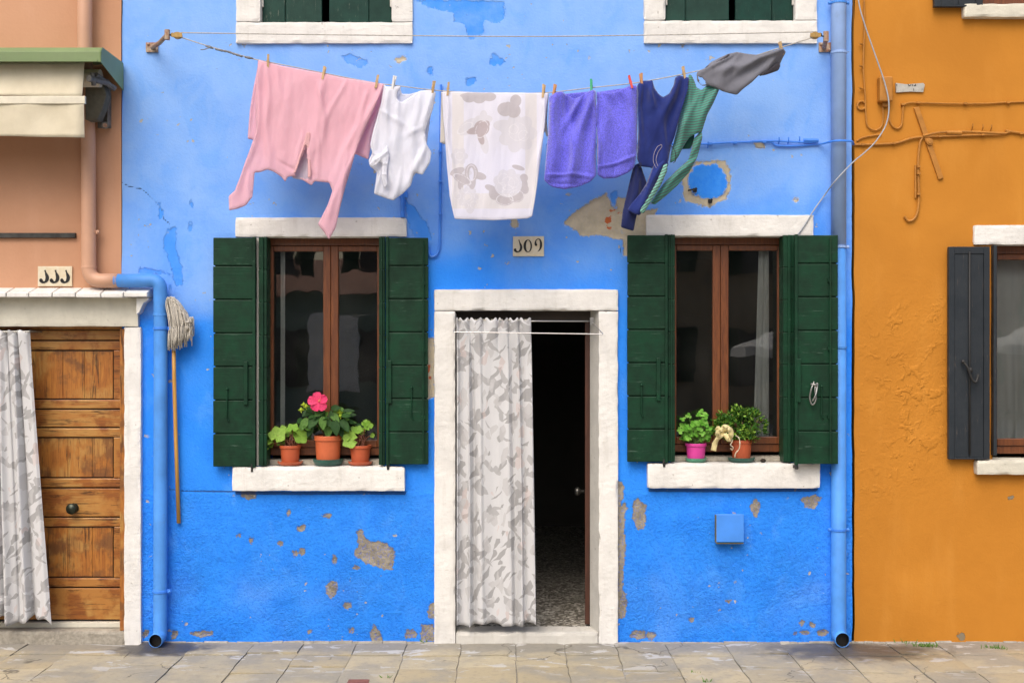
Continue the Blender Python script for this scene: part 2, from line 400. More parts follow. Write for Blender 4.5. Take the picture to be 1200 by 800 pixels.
def mat_cloth(name, c1, c2=None, trans=.25, weave=260, wr=.5, rough=.9, pattern=None, sheen=.2, wscale=13, bd=.01):
    m, nt, b = mk(name); v = objc(nt); c2 = c2 or tuple(x*.86 for x in c1)
    wv = noi(nt, v, weave, 2); w1 = noi(nt, scl(nt, v, (1, 1, .45)), wscale, 5, .55, .8)
    c = mixc(nt, ramp(nt, noi(nt, v, 5, 5), .3, .7), c1, c2)
    if pattern: c = pattern(nt, v, c)
    c = mixc(nt, ramp(nt, wv, .35, .65, 0, .12), c, tuple(x*.7 for x in c1))
    ed = attr(nt, 'edge'); hem = mth(nt, 'MULTIPLY', ramp(nt, ed, .0115, .0125), ramp(nt, ed, .0135, .0145, 1, 0))
    inner = ramp(nt, ed, .001, .012)
    c = mixc(nt, mth(nt, 'MULTIPLY', hem, .4), c, tuple(x*.55 for x in c1))
    setp(nt, b, c, rough, 0, .15)
    b.inputs['Sheen Weight'].default_value = sheen
    n = bump(nt, b, mth(nt, 'ADD', w1, mth(nt, 'SUBTRACT', mth(nt, 'MULTIPLY', wv, .06), mth(nt, 'MULTIPLY', hem, .12))), wr, bd)
    if trans:
        t = nt.nodes.new('ShaderNodeBsdfTranslucent'); put(nt, t.inputs[0], c); nt.links.new(n, t.inputs['Normal'])
        mx = nt.nodes.new('ShaderNodeMixShader'); mx.inputs[0].default_value = trans
        nt.links.new(b.outputs[0], mx.inputs[1]); nt.links.new(t.outputs[0], mx.inputs[2])
        nt.links.new(mx.outputs[0], nt.nodes['Material Output'].inputs[0])
    return m

def mat_leaf(name, c1, c2, c3=None, rough=.55):
    m, nt, b = mk(name); i = island(nt)
    c = mixc(nt, i, c1, c2)
    if c3: c = mixc(nt, ramp(nt, i, .60, .80), c, c3)
    c = mixc(nt, ramp(nt, noi(nt, objc(nt), 90, 3), .4, .7, 0, .35), c, tuple(v*.5 for v in c1))
    setp(nt, b, c, rough, 0, .2)
    t = nt.nodes.new('ShaderNodeBsdfTranslucent'); put(nt, t.inputs[0], c)
    mx = nt.nodes.new('ShaderNodeMixShader'); mx.inputs[0].default_value = .3
    nt.links.new(b.outputs[0], mx.inputs[1]); nt.links.new(t.outputs[0], mx.inputs[2])
    nt.links.new(mx.outputs[0], nt.nodes['Material Output'].inputs[0])
    return m

def mat_glass():
    m, nt, b = mk('window_glass'); nt.nodes.remove(b)
    tr = nt.nodes.new('ShaderNodeBsdfTransparent'); tr.inputs[0].default_value = (.86, .88, .87, 1)
    gl = nt.nodes.new('ShaderNodeBsdfGlossy'); gl.inputs['Roughness'].default_value = .012
    fr = nt.nodes.new('ShaderNodeFresnel'); fr.inputs[0].default_value = 1.5
    f = mth(nt, 'ADD', mth(nt, 'MULTIPLY', fr.outputs[0], 2.1), .01)
    bm_ = nt.nodes.new('ShaderNodeBump'); bm_.inputs['Strength'].default_value = .25; bm_.inputs['Distance'].default_value = .004
    put(nt, bm_.inputs['Height'], noi(nt, pos(nt), 3, 2)); nt.links.new(bm_.outputs[0], gl.inputs['Normal'])
    mx = nt.nodes.new('ShaderNodeMixShader'); put(nt, mx.inputs[0], f)
    nt.links.new(tr.outputs[0], mx.inputs[1]); nt.links.new(gl.outputs[0], mx.inputs[2])
    # a thin film of dust
    df = nt.nodes.new('ShaderNodeBsdfDiffuse'); df.inputs[0].default_value = (.5, .5, .47, 1)
    m2 = nt.nodes.new('ShaderNodeMixShader'); put(nt, m2.inputs[0], ramp(nt, noi(nt, pos(nt), 4, 6, .6), .3, .8, .003, .018))
    nt.links.new(mx.outputs[0], m2.inputs[1]); nt.links.new(df.outputs[0], m2.inputs[2])
    nt.links.new(m2.outputs[0], nt.nodes['Material Output'].inputs[0])
    return m

def leaf_pattern(nt, v, c):                       # printed grey leaves on a pale curtain
    d = nt.nodes.new('ShaderNodeTexNoise'); put(nt, d.inputs['Vector'], v); d.inputs['Scale'].default_value = 9; d.inputs['Detail'].default_value = 2
    vv = nt.nodes.new('ShaderNodeVectorMath'); vv.operation = 'MULTIPLY_ADD'
    put(nt, vv.inputs[0], d.outputs['Color']); vv.inputs[1].default_value = (.07, .0, .07); put(nt, vv.inputs[2], v)
    for ang, th, col, am in ((.65, .80, (.40, .40, .41), .9), (-.75, .80, (.47, .47, .48), .85), (.1, .84, (.60, .60, .61), .8)):
        mp = nt.nodes.new('ShaderNodeMapping'); mp.vector_type = 'TEXTURE'; put(nt, mp.inputs['Vector'], vv.outputs[0]); mp.inputs['Rotation'].default_value = (0, ang, 0); mp.inputs['Location'].default_value = (ang*3, 0, ang); mp.inputs['Scale'].default_value = (.62, 1000, 1.5)
        vo = nt.nodes.new('ShaderNodeTexVoronoi'); vo.inputs['Scale'].default_value = 21; nt.links.new(mp.outputs[0], vo.inputs['Vector'])
        sep = nt.nodes.new('ShaderNodeSeparateColor'); nt.links.new(vo.outputs['Color'], sep.inputs[0])
        c = mixc(nt, ramp(nt, sep.outputs[0], th, th+.005, 0, am), c, col)
    c = mixc(nt, ramp(nt, sep.outputs[2], .96, .965, 0, .4), c, (.70, .56, .53))
    return c
def flower_pattern(nt, v, c):
    c = mixc(nt, ramp(nt, attr(nt, 'cream'), -.001, .001, 0, .6), c, (.76, .73, .70))
    c = mixc(nt, ramp(nt, attr(nt, 'pale'), -.0006, .0006, 0, .7), c, (.70, .69, .74))
    c = mixc(nt, ramp(nt, attr(nt, 'grey'), -.0006, .0006, 0, .9), c, mixc(nt, noi(nt, v, 30, 3), (.50, .46, .50), (.60, .57, .60)))
    c = mixc(nt, ramp(nt, attr(nt, 'mauve'), -.0006, .0006, 0, .8), c, (.48, .40, .42))
    c = mixc(nt, ramp(nt, attr(nt, 'line'), -.0006, .0008, 0, .75), c, (.84, .83, .88))
    return c
def stripe_pattern(nt, v, c):
    t = attr(nt, 'stripe'); s = mth(nt, 'FRACT', mth(nt, 'MULTIPLY', t, 1/.0155))
    return mixc(nt, mth(nt, 'GREATER_THAN', s, .60), c, (.10, .11, .12))
def towel_pattern(nt, v, c):
    return mixc(nt, mth(nt, 'MULTIPLY', ramp(nt, noi(nt, v, 150, 2), .44, .58), .7), c, (.075, .075, .42))

M = {}
M['blue'] = mat_blue()
M['orange'] = mat_wall('orange_plaster', (.50, .205, .024), (.44, .175, .019), (.54, .24, .04), (.22, .18, .12))
M['salmon'] = mat_wall('salmon_plaster', (.52, .285, .175), (.46, .245, .145), (.56, .32, .21), (.45, .38, .3), .25, 40)
M['stone'] = mat_stone('white_painted_stone')
M['stone_dirty'] = mat_stone('weathered_white_stone', (.60, .59, .55), .9)
M['cream_stone'] = mat_stone('cream_stone', (.62, .60, .51), .3)
M['step'] = simple('step_stone', (.40, .37, .31), .8, .15, 60, .6, .006, col2=(.24, .22, .18))
M['green'] = mat_shutter('green_shutter_paint', (.007, .046, .022), (.0025, .021, .010), (.11, .18, .14), 'x', .6)
M['green_v'] = mat_shutter('faded_green_shutter_paint', (.008, .046, .034), (.005, .030, .023), (.25, .27, .22), 'z', .8)
M['grey_sh'] = mat_shutter('grey_shutter_paint', (.030, .036, .043), (.018, .024, .031), (.15, .12, .10), 'z', .9)
M['casement'] = mat_wood('brown_casement_wood', 'z', (.175, .056, .016), (.105, .031, .010), (.035, .012, .006), .38)
M['casement_h'] = mat_wood('brown_casement_wood_across', 'x', (.165, .053, .015), (.10, .030, .010), (.035, .012, .006), .38)
M['door_v'] = mat_wood('worn_door_wood', 'z', (.42, .17, .030), (.27, .088, .015), (.09, .030, .009), .4, (.13, .055, .02))
M['door_h'] = mat_wood('worn_door_wood_across', 'x', (.31, .11, .018), (.19, .058, .011), (.055, .018, .006), .4, (.40, .18, .04))
M['glass'] = mat_glass()
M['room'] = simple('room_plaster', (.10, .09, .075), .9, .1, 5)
M['dark_wood'] = simple('dark_furniture_wood', (.035, .022, .015), .5, .2, 12)
M['pipe_b'] = simple('blue_painted_pipe', (.075, .31, .85), .6, .16, 8, .25, .003, dirt=.4)
M['pipe_s'] = simple('salmon_painted_pipe', (.56, .32, .21), .5, .06, 8, .1, .002, dirt=.1)
M['steel'] = simple('dull_steel', (.35, .35, .34), .4, .2, 40, .1, .001, .8)
M['chrome'] = simple('bright_steel_rod', (.62, .61, .60), .3, .05, 40, .05, .001, .9)
M['rust'] = simple('rusty_iron', (.30, .11, .05), .75, .2, 60, .5, .002, .2, col2=(.42, .38, .30))
M['black'] = simple('black_iron', (.02, .02, .02), .6, .2, 60, .3, .001)
M['bronze'] = simple('dark_bronze', (.045, .055, .040), .35, .2, 60, .2, .001, .7)
M['brass'] = simple('yellowed_pulley', (.42, .26, .07), .5, .2, 80, .2, .001)
M['rope'] = simple('pale_rope', (.52, .50, .45), .85, .2, 300, .5, .001)
M['cord'] = simple('grey_knotted_cord', (.25, .26, .28), .85, .3, 300, .5, .001)
M['cable_w'] = simple('white_cable', (.36, .39, .43), .5, .1, 60)
M['orange_p'] = simple('orange_painted_metal', (.46, .19, .022), .6, .15, 30, .2, .001)
M['blue_p'] = simple('blue_painted_fitting', (.045, .24, .86), .5, .12, 25, .2, .002)
M['blue_hi'] = simple('blue_painted_box', (.06, .27, .84), .45, .1, 12, .2, .002)
M['ceramic'] = simple('number_tile', (.66, .62, .50), .35, .06, 40, .1, .001, col2=(.60, .50, .33))
M['ink'] = simple('black_enamel', (.012, .012, .012), .4, .1, 50)
M['awn_green'] = simple('green_awning_metal', (.20, .29, .12), .45, .15, 4, .05, .002, dirt=.25)
M['awn_cloth'] = mat_cloth('cream_awning_canvas', (.80, .74, .58), (.68, .62, .47), .2, 300, .35)
M['terracotta'] = simple('terracotta_plastic', (.46, .095, .035), .45, .06, 40, .08, .001)
M['terra_hi'] = simple('bright_terracotta', (.54, .125, .045), .45, .06, 40, .08, .001)
M['magenta'] = simple('magenta_plastic', (.60, .05, .30), .4, .05, 40, .05, .001)
M['saucer_g'] = simple('green_saucer_plastic', (.03, .11, .085), .5, .15, 60, .2, .001)
M['saucer_m'] = simple('mint_saucer_plastic', (.09, .30, .19), .5, .15, 60, .2, .001)
M['soil'] = simple('potting_soil', (.03, .02, .013), .95, .3, 90, .8, .004)
M['stem'] = simple('plant_stem', (.16, .10, .05), .7, .2, 60)
M['stem_r'] = simple('reddish_plant_stem', (.28, .10, .06), .7, .2, 60)
M['leaf_dark'] = mat_leaf('hibiscus_leaf', (.020, .065, .016), (.05, .14, .03), (.10, .22, .04))
M['leaf_lime'] = mat_leaf('lime_geranium_leaf', (.20, .40, .05), (.34, .52, .10), (.26, .44, .06))
M['leaf_mint'] = mat_leaf('fresh_green_leaf', (.10, .32, .03), (.17, .42, .05), (.22, .48, .08))
M['leaf_shrub'] = mat_leaf('glossy_shrub_leaf', (.035, .12, .018), (.09, .24, .03), (.30, .50, .07), .45)
M['bud'] = mat_leaf('lime_bud', (.35, .50, .03), (.45, .55, .06))
M['petal'] = mat_leaf('pink_petal', (.88, .06, .20), (.92, .10, .24), None, .6)
M['stamen'] = simple('stamen', (.80, .30, .12), .6, .1, 90)
M['ribbon'] = mat_cloth('pale_yellow_ribbon', (.95, .86, .50), (.92, .82, .48), .4, 300, .1, .6)
M['twine'] = simple('cream_ribbon_curl', (.60, .52, .38), .7, .1, 90)
M['pine'] = simple('pale_peg_wood', (.58, .40, .20), .7, .15, 60, .2, .001)
M['peg_white'] = simple('white_peg_plastic', (.75, .75, .73), .5, .05, 60)
M['peg_red'] = simple('red_peg_plastic', (.62, .05, .03), .45, .05, 60)
M['peg_green'] = simple('green_peg_plastic', (.03, .36, .16), .45, .05, 60)
M['peg_orange'] = simple('tan_peg_wood', (.60, .30, .12), .6, .1, 60)
M['mop'] = simple('mop_cotton', (.56, .53, .47), .95, .15, 80, .6, .002)
M['mop_stick'] = mat_wood('mop_handle_wood', 'z', (.56, .31, .07), (.48, .25, .05), (.38, .18, .04), .5)
M['pink'] = mat_cloth('pink_cotton', (.90, .60, .69), (.88, .57, .66), .45, 330, .35, wscale=10)
M['pink_thin'] = mat_cloth('pink_lining', (.74, .68, .80), None, .35, 330, .3)
M['white_cl'] = mat_cloth('white_cotton', (.84, .85, .92), (.80, .82, .90), .38, 330, .5, wscale=13)
M['tea'] = mat_cloth('printed_towel', (.80, .80, .90), (.78, .78, .88), .3, 330, .15, pattern=flower_pattern)
M['tea_back'] = mat_cloth('towel_back', (.70, .67, .62), None, .2, 330, .2)
M['violet'] = mat_cloth('violet_terry', (.17, .165, .84), (.14, .135, .76), .1, 240, .9, pattern=towel_pattern, sheen=.5, wscale=150, bd=.004)
M['navy'] = mat_cloth('navy_jersey', (.018, .034, .185), (.011, .020, .125), .05, 400, .4, wscale=10)
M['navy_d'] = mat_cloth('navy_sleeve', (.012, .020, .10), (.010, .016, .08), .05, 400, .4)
M['stripe'] = mat_cloth('green_striped_jersey', (.075, .32, .25), (.06, .27, .21), .1, 400, .35, pattern=stripe_pattern)
M['stripe_l'] = mat_cloth('pale_green_stripes', (.22, .55, .45), None, .15, 400, .3, pattern=stripe_pattern)
M['grey_cl'] = mat_cloth('grey_jersey', (.175, .180, .215), (.14, .145, .175), .05, 400, .5, wscale=10)
M['trim'] = simple('pale_drawstring', (.36, .32, .38), .8, .1, 80)
M['curtain'] = mat_cloth('printed_curtain', (.74, .75, .77), (.71, .72, .74), .28, 330, .2, pattern=leaf_pattern)
M['net'] = mat_cloth('white_net_curtain', (.88, .88, .86), None, .3, 330, .25)
M['grime'] = simple('grimy_aluminium', (.20, .19, .17), .6, .3, 40, .3, .002, .2, dirt=.6)
M['umb'] = mat_cloth('white_parasol_canvas', (.78, .77, .74), None, .35, 300, .1)

M['door_red'] = mat_wood('dark_red_door_wood', 'z', (.075, .024, .012), (.05, .016, .008), (.02, .008, .004), .5)
M['knob'] = simple('tarnished_knob', (.16, .16, .15), .35, .1, 40, .1, .001, .8)
# ------------------------------------------------------------------ the ground
def mat_terrazzo():
    m, nt, b = mk('terrazzo'); p = pos(nt)
    vo = nt.nodes.new('ShaderNodeTexVoronoi'); vo.inputs['Scale'].default_value = 62; put(nt, vo.inputs['Vector'], p)
    sep = nt.nodes.new('ShaderNodeSeparateColor'); nt.links.new(vo.outputs['Color'], sep.inputs[0])
    c = mixc(nt, ramp(nt, sep.outputs[0], .35, .4), (.34, .32, .27), (.12, .11, .09))
    c = mixc(nt, ramp(nt, sep.outputs[1], .8, .82), c, (.62, .60, .55))
    c = mixc(nt, ramp(nt, noi(nt, p, 7, 6), .5, .7, 0, .5), c, (.5, .48, .42))
    setp(nt, b, c, .45); return m
M['terrazzo'] = mat_terrazzo()
def mat_paving():
    m, nt, b = mk('sandstone_paving'); p = pos(nt); i = island(nt)
    n1 = noi(nt, p, 3, 7, .6); n2 = noi(nt, p, 26, 7, .65); n3 = noi(nt, p, 120, 3, .6)
    c = mixc(nt, i, (.43, .375, .255), (.33, .30, .225))
    c = mixc(nt, ramp(nt, mth(nt, 'FRACT', mth(nt, 'MULTIPLY', i, 7.3)), .6, 1, 0, .7), c, (.36, .30, .185))
    c = mixc(nt, ramp(nt, n1, .42, .62, 0, .65), c, (.24, .235, .21))
    c = mixc(nt, ramp(nt, n2, .5, .72, 0, .5), c, (.21, .19, .155))
    c = mixc(nt, ramp(nt, n3, .6, .75, 0, .3), c, (.15, .14, .12))
    sx = nt.nodes.new('ShaderNodeSeparateXYZ'); nt.links.new(p, sx.inputs[0]); x, y = sx.outputs[0], sx.outputs[1]
    wallgrey = ramp(nt, mth(nt, 'ADD', y, mth(nt, 'MULTIPLY', n1, .25)), -.22, -.02, 0, .8)   # grey damp band at the foot of the wall
    c = mixc(nt, wallgrey, c, mixc(nt, n2, (.30, .285, .25), (.17, .16, .14)))
    sm = mth(nt, 'MULTIPLY', ramp(nt, noi(nt, scl(nt, p, (1, 2.2, 1)), 4.5, 7, .62, .6), .585, .605), ramp(nt, mth(nt, 'ABSOLUTE', mth(nt, 'ADD', y, .3)), .0, .8, 1, 0))
    c = mixc(nt, mth(nt, 'MULTIPLY', sm, .9), c, (.46, .46, .45))      # old cement smears
    def stain(cx, cy, rx, ry, lo, hi, a):
        d = mth(nt, 'SQRT', mth(nt, 'ADD', mth(nt, 'POWER', mth(nt, 'DIVIDE', mth(nt, 'SUBTRACT', x, cx), rx), 2), mth(nt, 'POWER', mth(nt, 'DIVIDE', mth(nt, 'SUBTRACT', y, cy), ry), 2)))
        return ramp(nt, mth(nt, 'ADD', d, mth(nt, 'MULTIPLY', mth(nt, 'SUBTRACT', noi(nt, p, 9, 6, .65), .5), 1.3)), lo, hi, a, 0)
    w = mth(nt, 'MAXIMUM', stain(X(198), -.16, .34, .20, .55, 1.15, .9), stain(X(990), -.22, .62, .32, .35, 1.2, .8))
    c = mixc(nt, w, c, (.045, .042, .038))
    vc = nt.nodes.new('ShaderNodeTexVoronoi'); vc.feature = 'DISTANCE_TO_EDGE'; vc.inputs['Scale'].default_value = 1.5
    vd = nt.nodes.new('ShaderNodeVectorMath'); vd.operation = 'MULTIPLY_ADD'; nz_ = nt.nodes.new('ShaderNodeTexNoise'); nz_.inputs['Scale'].default_value = 5; nz_.inputs['Detail'].default_value = 6; put(nt, nz_.inputs['Vector'], p)
    put(nt, vd.inputs[0], nz_.outputs['Color']); vd.inputs[1].default_value = (.35, .35, 0); put(nt, vd.inputs[2], p); nt.links.new(vd.outputs[0], vc.inputs['Vector'])
    c = mixc(nt, mth(nt, 'MULTIPLY', ramp(nt, vc.outputs['Distance'], .002, .010, 1, 0), ramp(nt, noi(nt, p, 1.7, 2), .52, .56, 0, .8)), c, (.10, .09, .07))
    setp(nt, b, c, mth(nt, 'SUBTRACT', .85, mth(nt, 'MULTIPLY', w, .45)), 0, .35)
    bump(nt, b, mth(nt, 'ADD', mth(nt, 'MULTIPLY', n2, .7), mth(nt, 'MULTIPLY', n3, .25)), .45, .010)
    return m
M['paving'] = mat_paving()
M['joint'] = simple('paving_joint_dirt', (.20, .185, .15), .95, .3, 25, .8, .008, col2=(.38, .37, .34))

g = MB(); g.add([(-90,-90,-.011),(90,-90,-.011),(90,90,-.011),(-90,90,-.011)], [(0,1,2,3)])
tag(g.build('ground', M['joint']), 'earth and mortar bed under the paving slabs', kind='structure')
pv = MB(); rnd = random.Random(5)
x = X(-420)
cols = []
while x < X(1620):
    w = .335*rnd.uniform(.9, 1.12); cols.append((x, x+w)); x += w
near = [0, 0, 0]
for ci, (a, b_) in enumerate(cols):
    y = 0.02; k = 0
    br = [.02, -.30+rnd.uniform(-.06, .05), -.66+rnd.uniform(-.09, .09)]
    while br[-1] > -6.5: br.append(br[-1]-rnd.uniform(.34, .62))
    if a < X(167)-.1: br[0] = -.03
    for k in range(len(br)-1):
        j = rnd.uniform(.0015, .0045)
        x0, x1, y1, y0 = a+j, b_-rnd.uniform(.0015, .0045), br[k]-rnd.uniform(.001, .004), br[k+1]+rnd.uniform(.002, .008)
        n = 5; h = rnd.uniform(-.0025, .0035); tx, ty = rnd.uniform(-.004, .004), rnd.uniform(-.004, .004)
        vs = []; W, H = x1-x0, y1-y0; nx = 7; ny = 7
        # worn slab: gently uneven top with a ragged edge
        for i in range(nx+1):
            for jj in range(ny+1):
                u, v = i/nx, jj/ny; px_, py_ = x0+W*u, y0+H*v
                ex = min(u, 1-u)*W; ey = min(v, 1-v)*H; e = min(ex, ey)
                nn = mnoise.noise_vector(Vector((px_*8, py_*8, 3)))*.008 if e < .001 else Vector((0,0,0))
                z = h+tx*(u-.5)*2+ty*(v-.5)*2+mnoise.noise(Vector((px_*5, py_*5, 0)))*.0025-(.004 if e < .001 else 0)
                vs.append((px_+nn.x, py_+nn.y, z))
        f = [(i*(ny+1)+jj, (i+1)*(ny+1)+jj, (i+1)*(ny+1)+jj+1, i*(ny+1)+jj+1) for i in range(nx) for jj in range(ny)]
        K = len(vs); rim = [i*(ny+1) for i in range(nx+1)]+[nx*(ny+1)+jj for jj in range(1, ny+1)]+[i*(ny+1)+ny for i in range(nx-1, -1, -1)]+[jj for jj in range(ny-1, 0, -1)]
        vs += [(vs[r][0], vs[r][1], -.03) for r in rim]
        f += [(rim[(q+1) % len(rim)], rim[q], K+q, K+(q+1) % len(rim)) for q in range(len(rim))]
        pv.add(vs, f)
tag(pv.build('pavement', M['paving']), 'worn sandstone slabs in front of the houses', kind='structure')

# ------------------------------------------------------------------ blue house
WZ1 = 6.0
blue = thing('terraced_house', (X(570), 2.4, 0), 'blue house with open curtained doorway, two green-shuttered windows and peeling paint', 'house')
H_WL = (X(308), X(449), Z(548), Z(276)); H_WR = (X(786), X(926), Z(543), Z(275))
H_D = (X(522), X(712), -.06, Z(352)); H_UL = (X(300), X(465), Z(33), Z(33)+1.42); H_UR = (X(774), X(937), Z(31), Z(31)+1.42)

BEIGE = [wp([(660,262),(672,250),(690,238),(710,227),(716,240),(722,246),(727,237),(745,244),(760,248),(770,244),(763,262),(757,280),(740,281),(722,279),(712,277),(700,275),(682,277),(674,269)]),
         wp([(496,398),(509,396),(509,464),(498,468),(501,440),(497,420)]), blob(734,287,4,14,3), wp([(724,232),(737,234),(735,243),(722,244)]),
         blob(603,262,5,7,1), blob(800,52,3,3,4), blob(470,70,6,3,2), blob(890,170,6,4,5), blob(932,234,3,2,6)]
RING = wp([(799,206),(808,194),(816,190),(835,189),(850,189),(855,200),(856,218),(852,232),(838,238),(832,243),(815,238),(803,236)])
DISC = wp([(807,205),(812,196),(822,192),(832,193),(838,190),(846,198),(852,206),(852,222),(844,231),(834,234),(822,232),(810,226),(806,215)])
CEM = [wp([(418,621),(425,622),(427,631),(436,636),(444,634),(455,638),(462,646),(460,666),(450,666),(440,662),(428,659),(421,653),(415,650),(417,645),(421,640)]),
       blob(388,689,6,10,1), blob(407,710,4,4,2), wp([(283,574),(301,574),(299,582),(291,585),(284,581)]),
       blob(749,602,9,17,3), blob(885,594,5,9,4), blob(950,588,11,8,5), blob(507,715,5,11,6),
       wp([(494,733),(507,731),(509,751),(494,751)]), wp([(438,732),(444,738),(449,751),(437,751),(434,742)]), blob(481,742,6,5,7),
       wp([(722,563),(729,565),(731,578),(726,590),(732,600),(731,620),(733,640),(730,660),(729,690),(734,705),(732,722),(722,724),(719,690),(720,640),(721,600)]),
       blob(748,743,8,5,8), blob(763,744,5,4,9), blob(353,619,4,4,10), blob(355,646,3,4,11), blob(346,648,3,3,14), blob(205,743,3,6,12),
       blob(237,742,12,3,13), blob(171,742,3,4,15), blob(412,738,3,2,16), blob(854,704,3,2,17), blob(810,725,3,2,18),
       blob(940,729,3,3,19), blob(951,732,3,3,20), blob(963,740,6,3,21), blob(943,741,5,2,22), blob(932,742,2,2,23), blob(1190,700,2,2,1), blob(731,597,3,8,24), blob(363,740,2,2,25),
       blob(281,627,2,2,26), blob(295,632,2,3,27), blob(329,636,2,2,28), blob(383,604,5,2,29), blob(339,600,2,3,30), blob(392,656,2,6,31), blob(418,665,4,2,32)]
CHIP = [wp([(400,66),(410,64),(420,68),(430,70),(429,77),(422,81),(412,77),(404,72)]), blob(504,85,4,6,1), wp([(530,14),(552,16),(568,20),(566,40),(550,48),(545,30),(533,26)]),
        wp([(575,64),(583,62),(592,73),(586,78),(574,76)]), wp([(546,92),(558,91),(559,99),(547,100)]), wp([(195,268),(206,267),(205,282),(209,300),(214,318),(215,334),(206,335),(200,312),(192,292),(192,277)]),
        wp([(162,316),(172,314),(190,318),(199,321),(165,322)]), blob(224,240,2,6,3), blob(223,265,3,7,4), wp([(183,238),(188,238),(192,250),(187,256)]), blob(200,337,3,3,5),
        wp([(718,225),(723,224),(725,236),(721,240),(716,236)]), wp([(487,0),(520,0),(590,2),(592,22),(580,30),(560,18),(520,14),(500,8)]), wp([(474,235),(484,240),(500,262),(507,280),(500,283),(484,277),(478,262)])]
BRICK = [wp([(709,255),(716,253),(717,260),(712,263),(708,259)]), wp([(711,265),(716,266),(718,270),(712,269)]), wp([(713,245),(721,246),(720,248),(714,248)]), wp([(723,249),(729,249),(729,251),(723,251)]),
         wp([(500,428),(504,427),(504,436),(500,437)]), wp([(502,440),(505,440),(505,444),(501,444)])]
def line_poly(pts, w=1.2): # thin ribbon for cracks and for the painted shade under sills
    return wp([(a, b-w/2) for a, b in pts] + [(a, b+w/2) for a, b in pts[::-1]])
CRACK_SILL_SHADE = [line_poly([(276,577),(350,577.6),(420,577),(476,577.4)], 3), line_poly([(760,574),(840,574.5),(958,573.6)], 3), line_poly([(725,560),(726,640),(725,750)], 1.5), line_poly([(143,214),(152,219),(165,221),(175,229),(184,238),(190,248),(192,257),(200,263)]), line_poly([(198,574),(230,575),(275,576)], 1.5),  # ribbons under the sills paint shade along the mortar gap; the rest are cracks
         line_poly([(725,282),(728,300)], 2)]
def a_beige(x, z):
    d = layer(x, z, BEIGE); r = np.minimum(layer(x, z, [RING]), -layer(x, z, [DISC])-.0015); return np.maximum(d, np.where(r > -.1, r, -.12))
def a_fade(x, z):
    py = GZ - z*PPM; px = x*PPM+600
    t = np.interp(px, [143, 250, 300, 500, 560, 700, 740, 830, 960, 1000], [368, 372, 330, 290, 300, 330, 300, 270, 290, 345])
    v = np.interp(py, [0, 120, 240], [1.0, .92, .72]); s = 1/(1+np.exp((py-t)/np.interp(px, [143, 240, 300, 1000], [4, 6, 26, 26])))
    lowf = .10*np.interp(py, [600, 690, 752], [0, 1, .4])
    return v*s+lowf
def a_rough(x, z):
    py = GZ - z*PPM; return np.interp(py, [0, 300, 400, 570, 580, 680], [.05, .1, .2, .28, .62, .85])
def disp_blue(x, z, at):
    py = GZ - z*PPM
    d = (fbm(x+9, z+9, 1.6, 3, 3)-.5)*.018 + (fbm(x+9, z+9, 22, 9, 3)-.5)*.006*at['rough']
    d += np.where(at['beige'] > 0, .005, 0)+np.where(at['cement'] > 0, .005, 0)+np.where(at['chip'] > 0, .002, 0)
    return d + np.where(py > 576, -.004, 0)
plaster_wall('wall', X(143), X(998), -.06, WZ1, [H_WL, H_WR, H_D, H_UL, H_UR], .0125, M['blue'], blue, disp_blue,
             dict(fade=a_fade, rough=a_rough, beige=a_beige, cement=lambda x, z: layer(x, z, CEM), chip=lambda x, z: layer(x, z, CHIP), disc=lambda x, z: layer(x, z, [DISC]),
                  brick=lambda x, z: layer(x, z, BRICK), crack_sill_shade=lambda x, z: layer(x, z, CRACK_SILL_SHADE)), wob=.012)

# stone trims of the blue house
def trim(name, boxes, mat, parent, step=.018, amp=.0022):
    mb = MB()
    for (p0, q0, p1, q1, y0, y1) in boxes: mb.rough_box(X(p0), X(p1), y0, y1, Z(q1), Z(q0), step, amp)
    return mb.build(name, mat, parent, smooth=False)
trim('window_lintel', [(276, 255, 477, 278, -.022, .10)], M['stone'], blue)
trim('window_lintel', [(757, 252, 953, 277, -.022, .10)], M['stone'], blue)
trim('window_sill', [(274, 546, 475, 574, -.055, .20)], M['stone'], blue)
trim('window_sill', [(758, 542, 959, 571, -.055, .20)], M['stone'], blue)
UPT = 33-1.62*PPM
def surround(o0, o1, ob, i0, i1, ib, it, ot, name):
    mb = MB()
    mb.rough_box(X(o0), X(o1), -.025, .14, Z(ob), Z(ib), .02, .0022)
    mb.rough_box(X(o0), X(i0), -.024, .14, Z(ib)+.002, Z(it), .02, .0022); mb.rough_box(X(i1), X(o1), -.024, .14, Z(ib)+.002, Z(it), .02, .0022)
    mb.rough_box(X(o0), X(o1), -.025, .14, Z(it)+.002, Z(ot), .02, .0022)
    return mb.build(name, M['stone'], blue)
surround(277, 484, 52, 306, 459, 27, -225, -250, 'window_surround')
surround(754, 957, 52, 780, 931, 25, -225, -250, 'window_surround')
# door surround with a splayed right jamb
mb = MB()
mb.rough_box(X(509), X(534), -.030, .12, -.03, Z(364)-.002, .018, .0025)
mb.rough_box(X(509), X(724), -.031, .12, Z(364), Z(339), .018, .0025)
mb.rough_box(X(701), X(724), -.030, .12, -.03, Z(364)-.002, .018, .0025)
mb.build('door_surround', M['stone'], blue)
mb = MB(); mb.add([(X(701.5), -.026, .05), (X(701.5), -.026, Z(364)), (X(693), .14, Z(364)), (X(693), .14, .05), (X(712), -.026, .05), (X(712), -.026, Z(364)), (X(712), .14, Z(364)), (X(712), .14, .05)],
                  [(0,1,2,3),(3,2,6,7),(0,3,7,4),(1,5,6,2)])
mb.build('door_jamb', M['stone_dirty'], blue)
mb = MB(); mb.rough_box(X(534)+.002, X(701)-.002, -.032, .16, -.03, .068, .02, .0025); mb.build('door_threshold', M['stone_dirty'], blue)

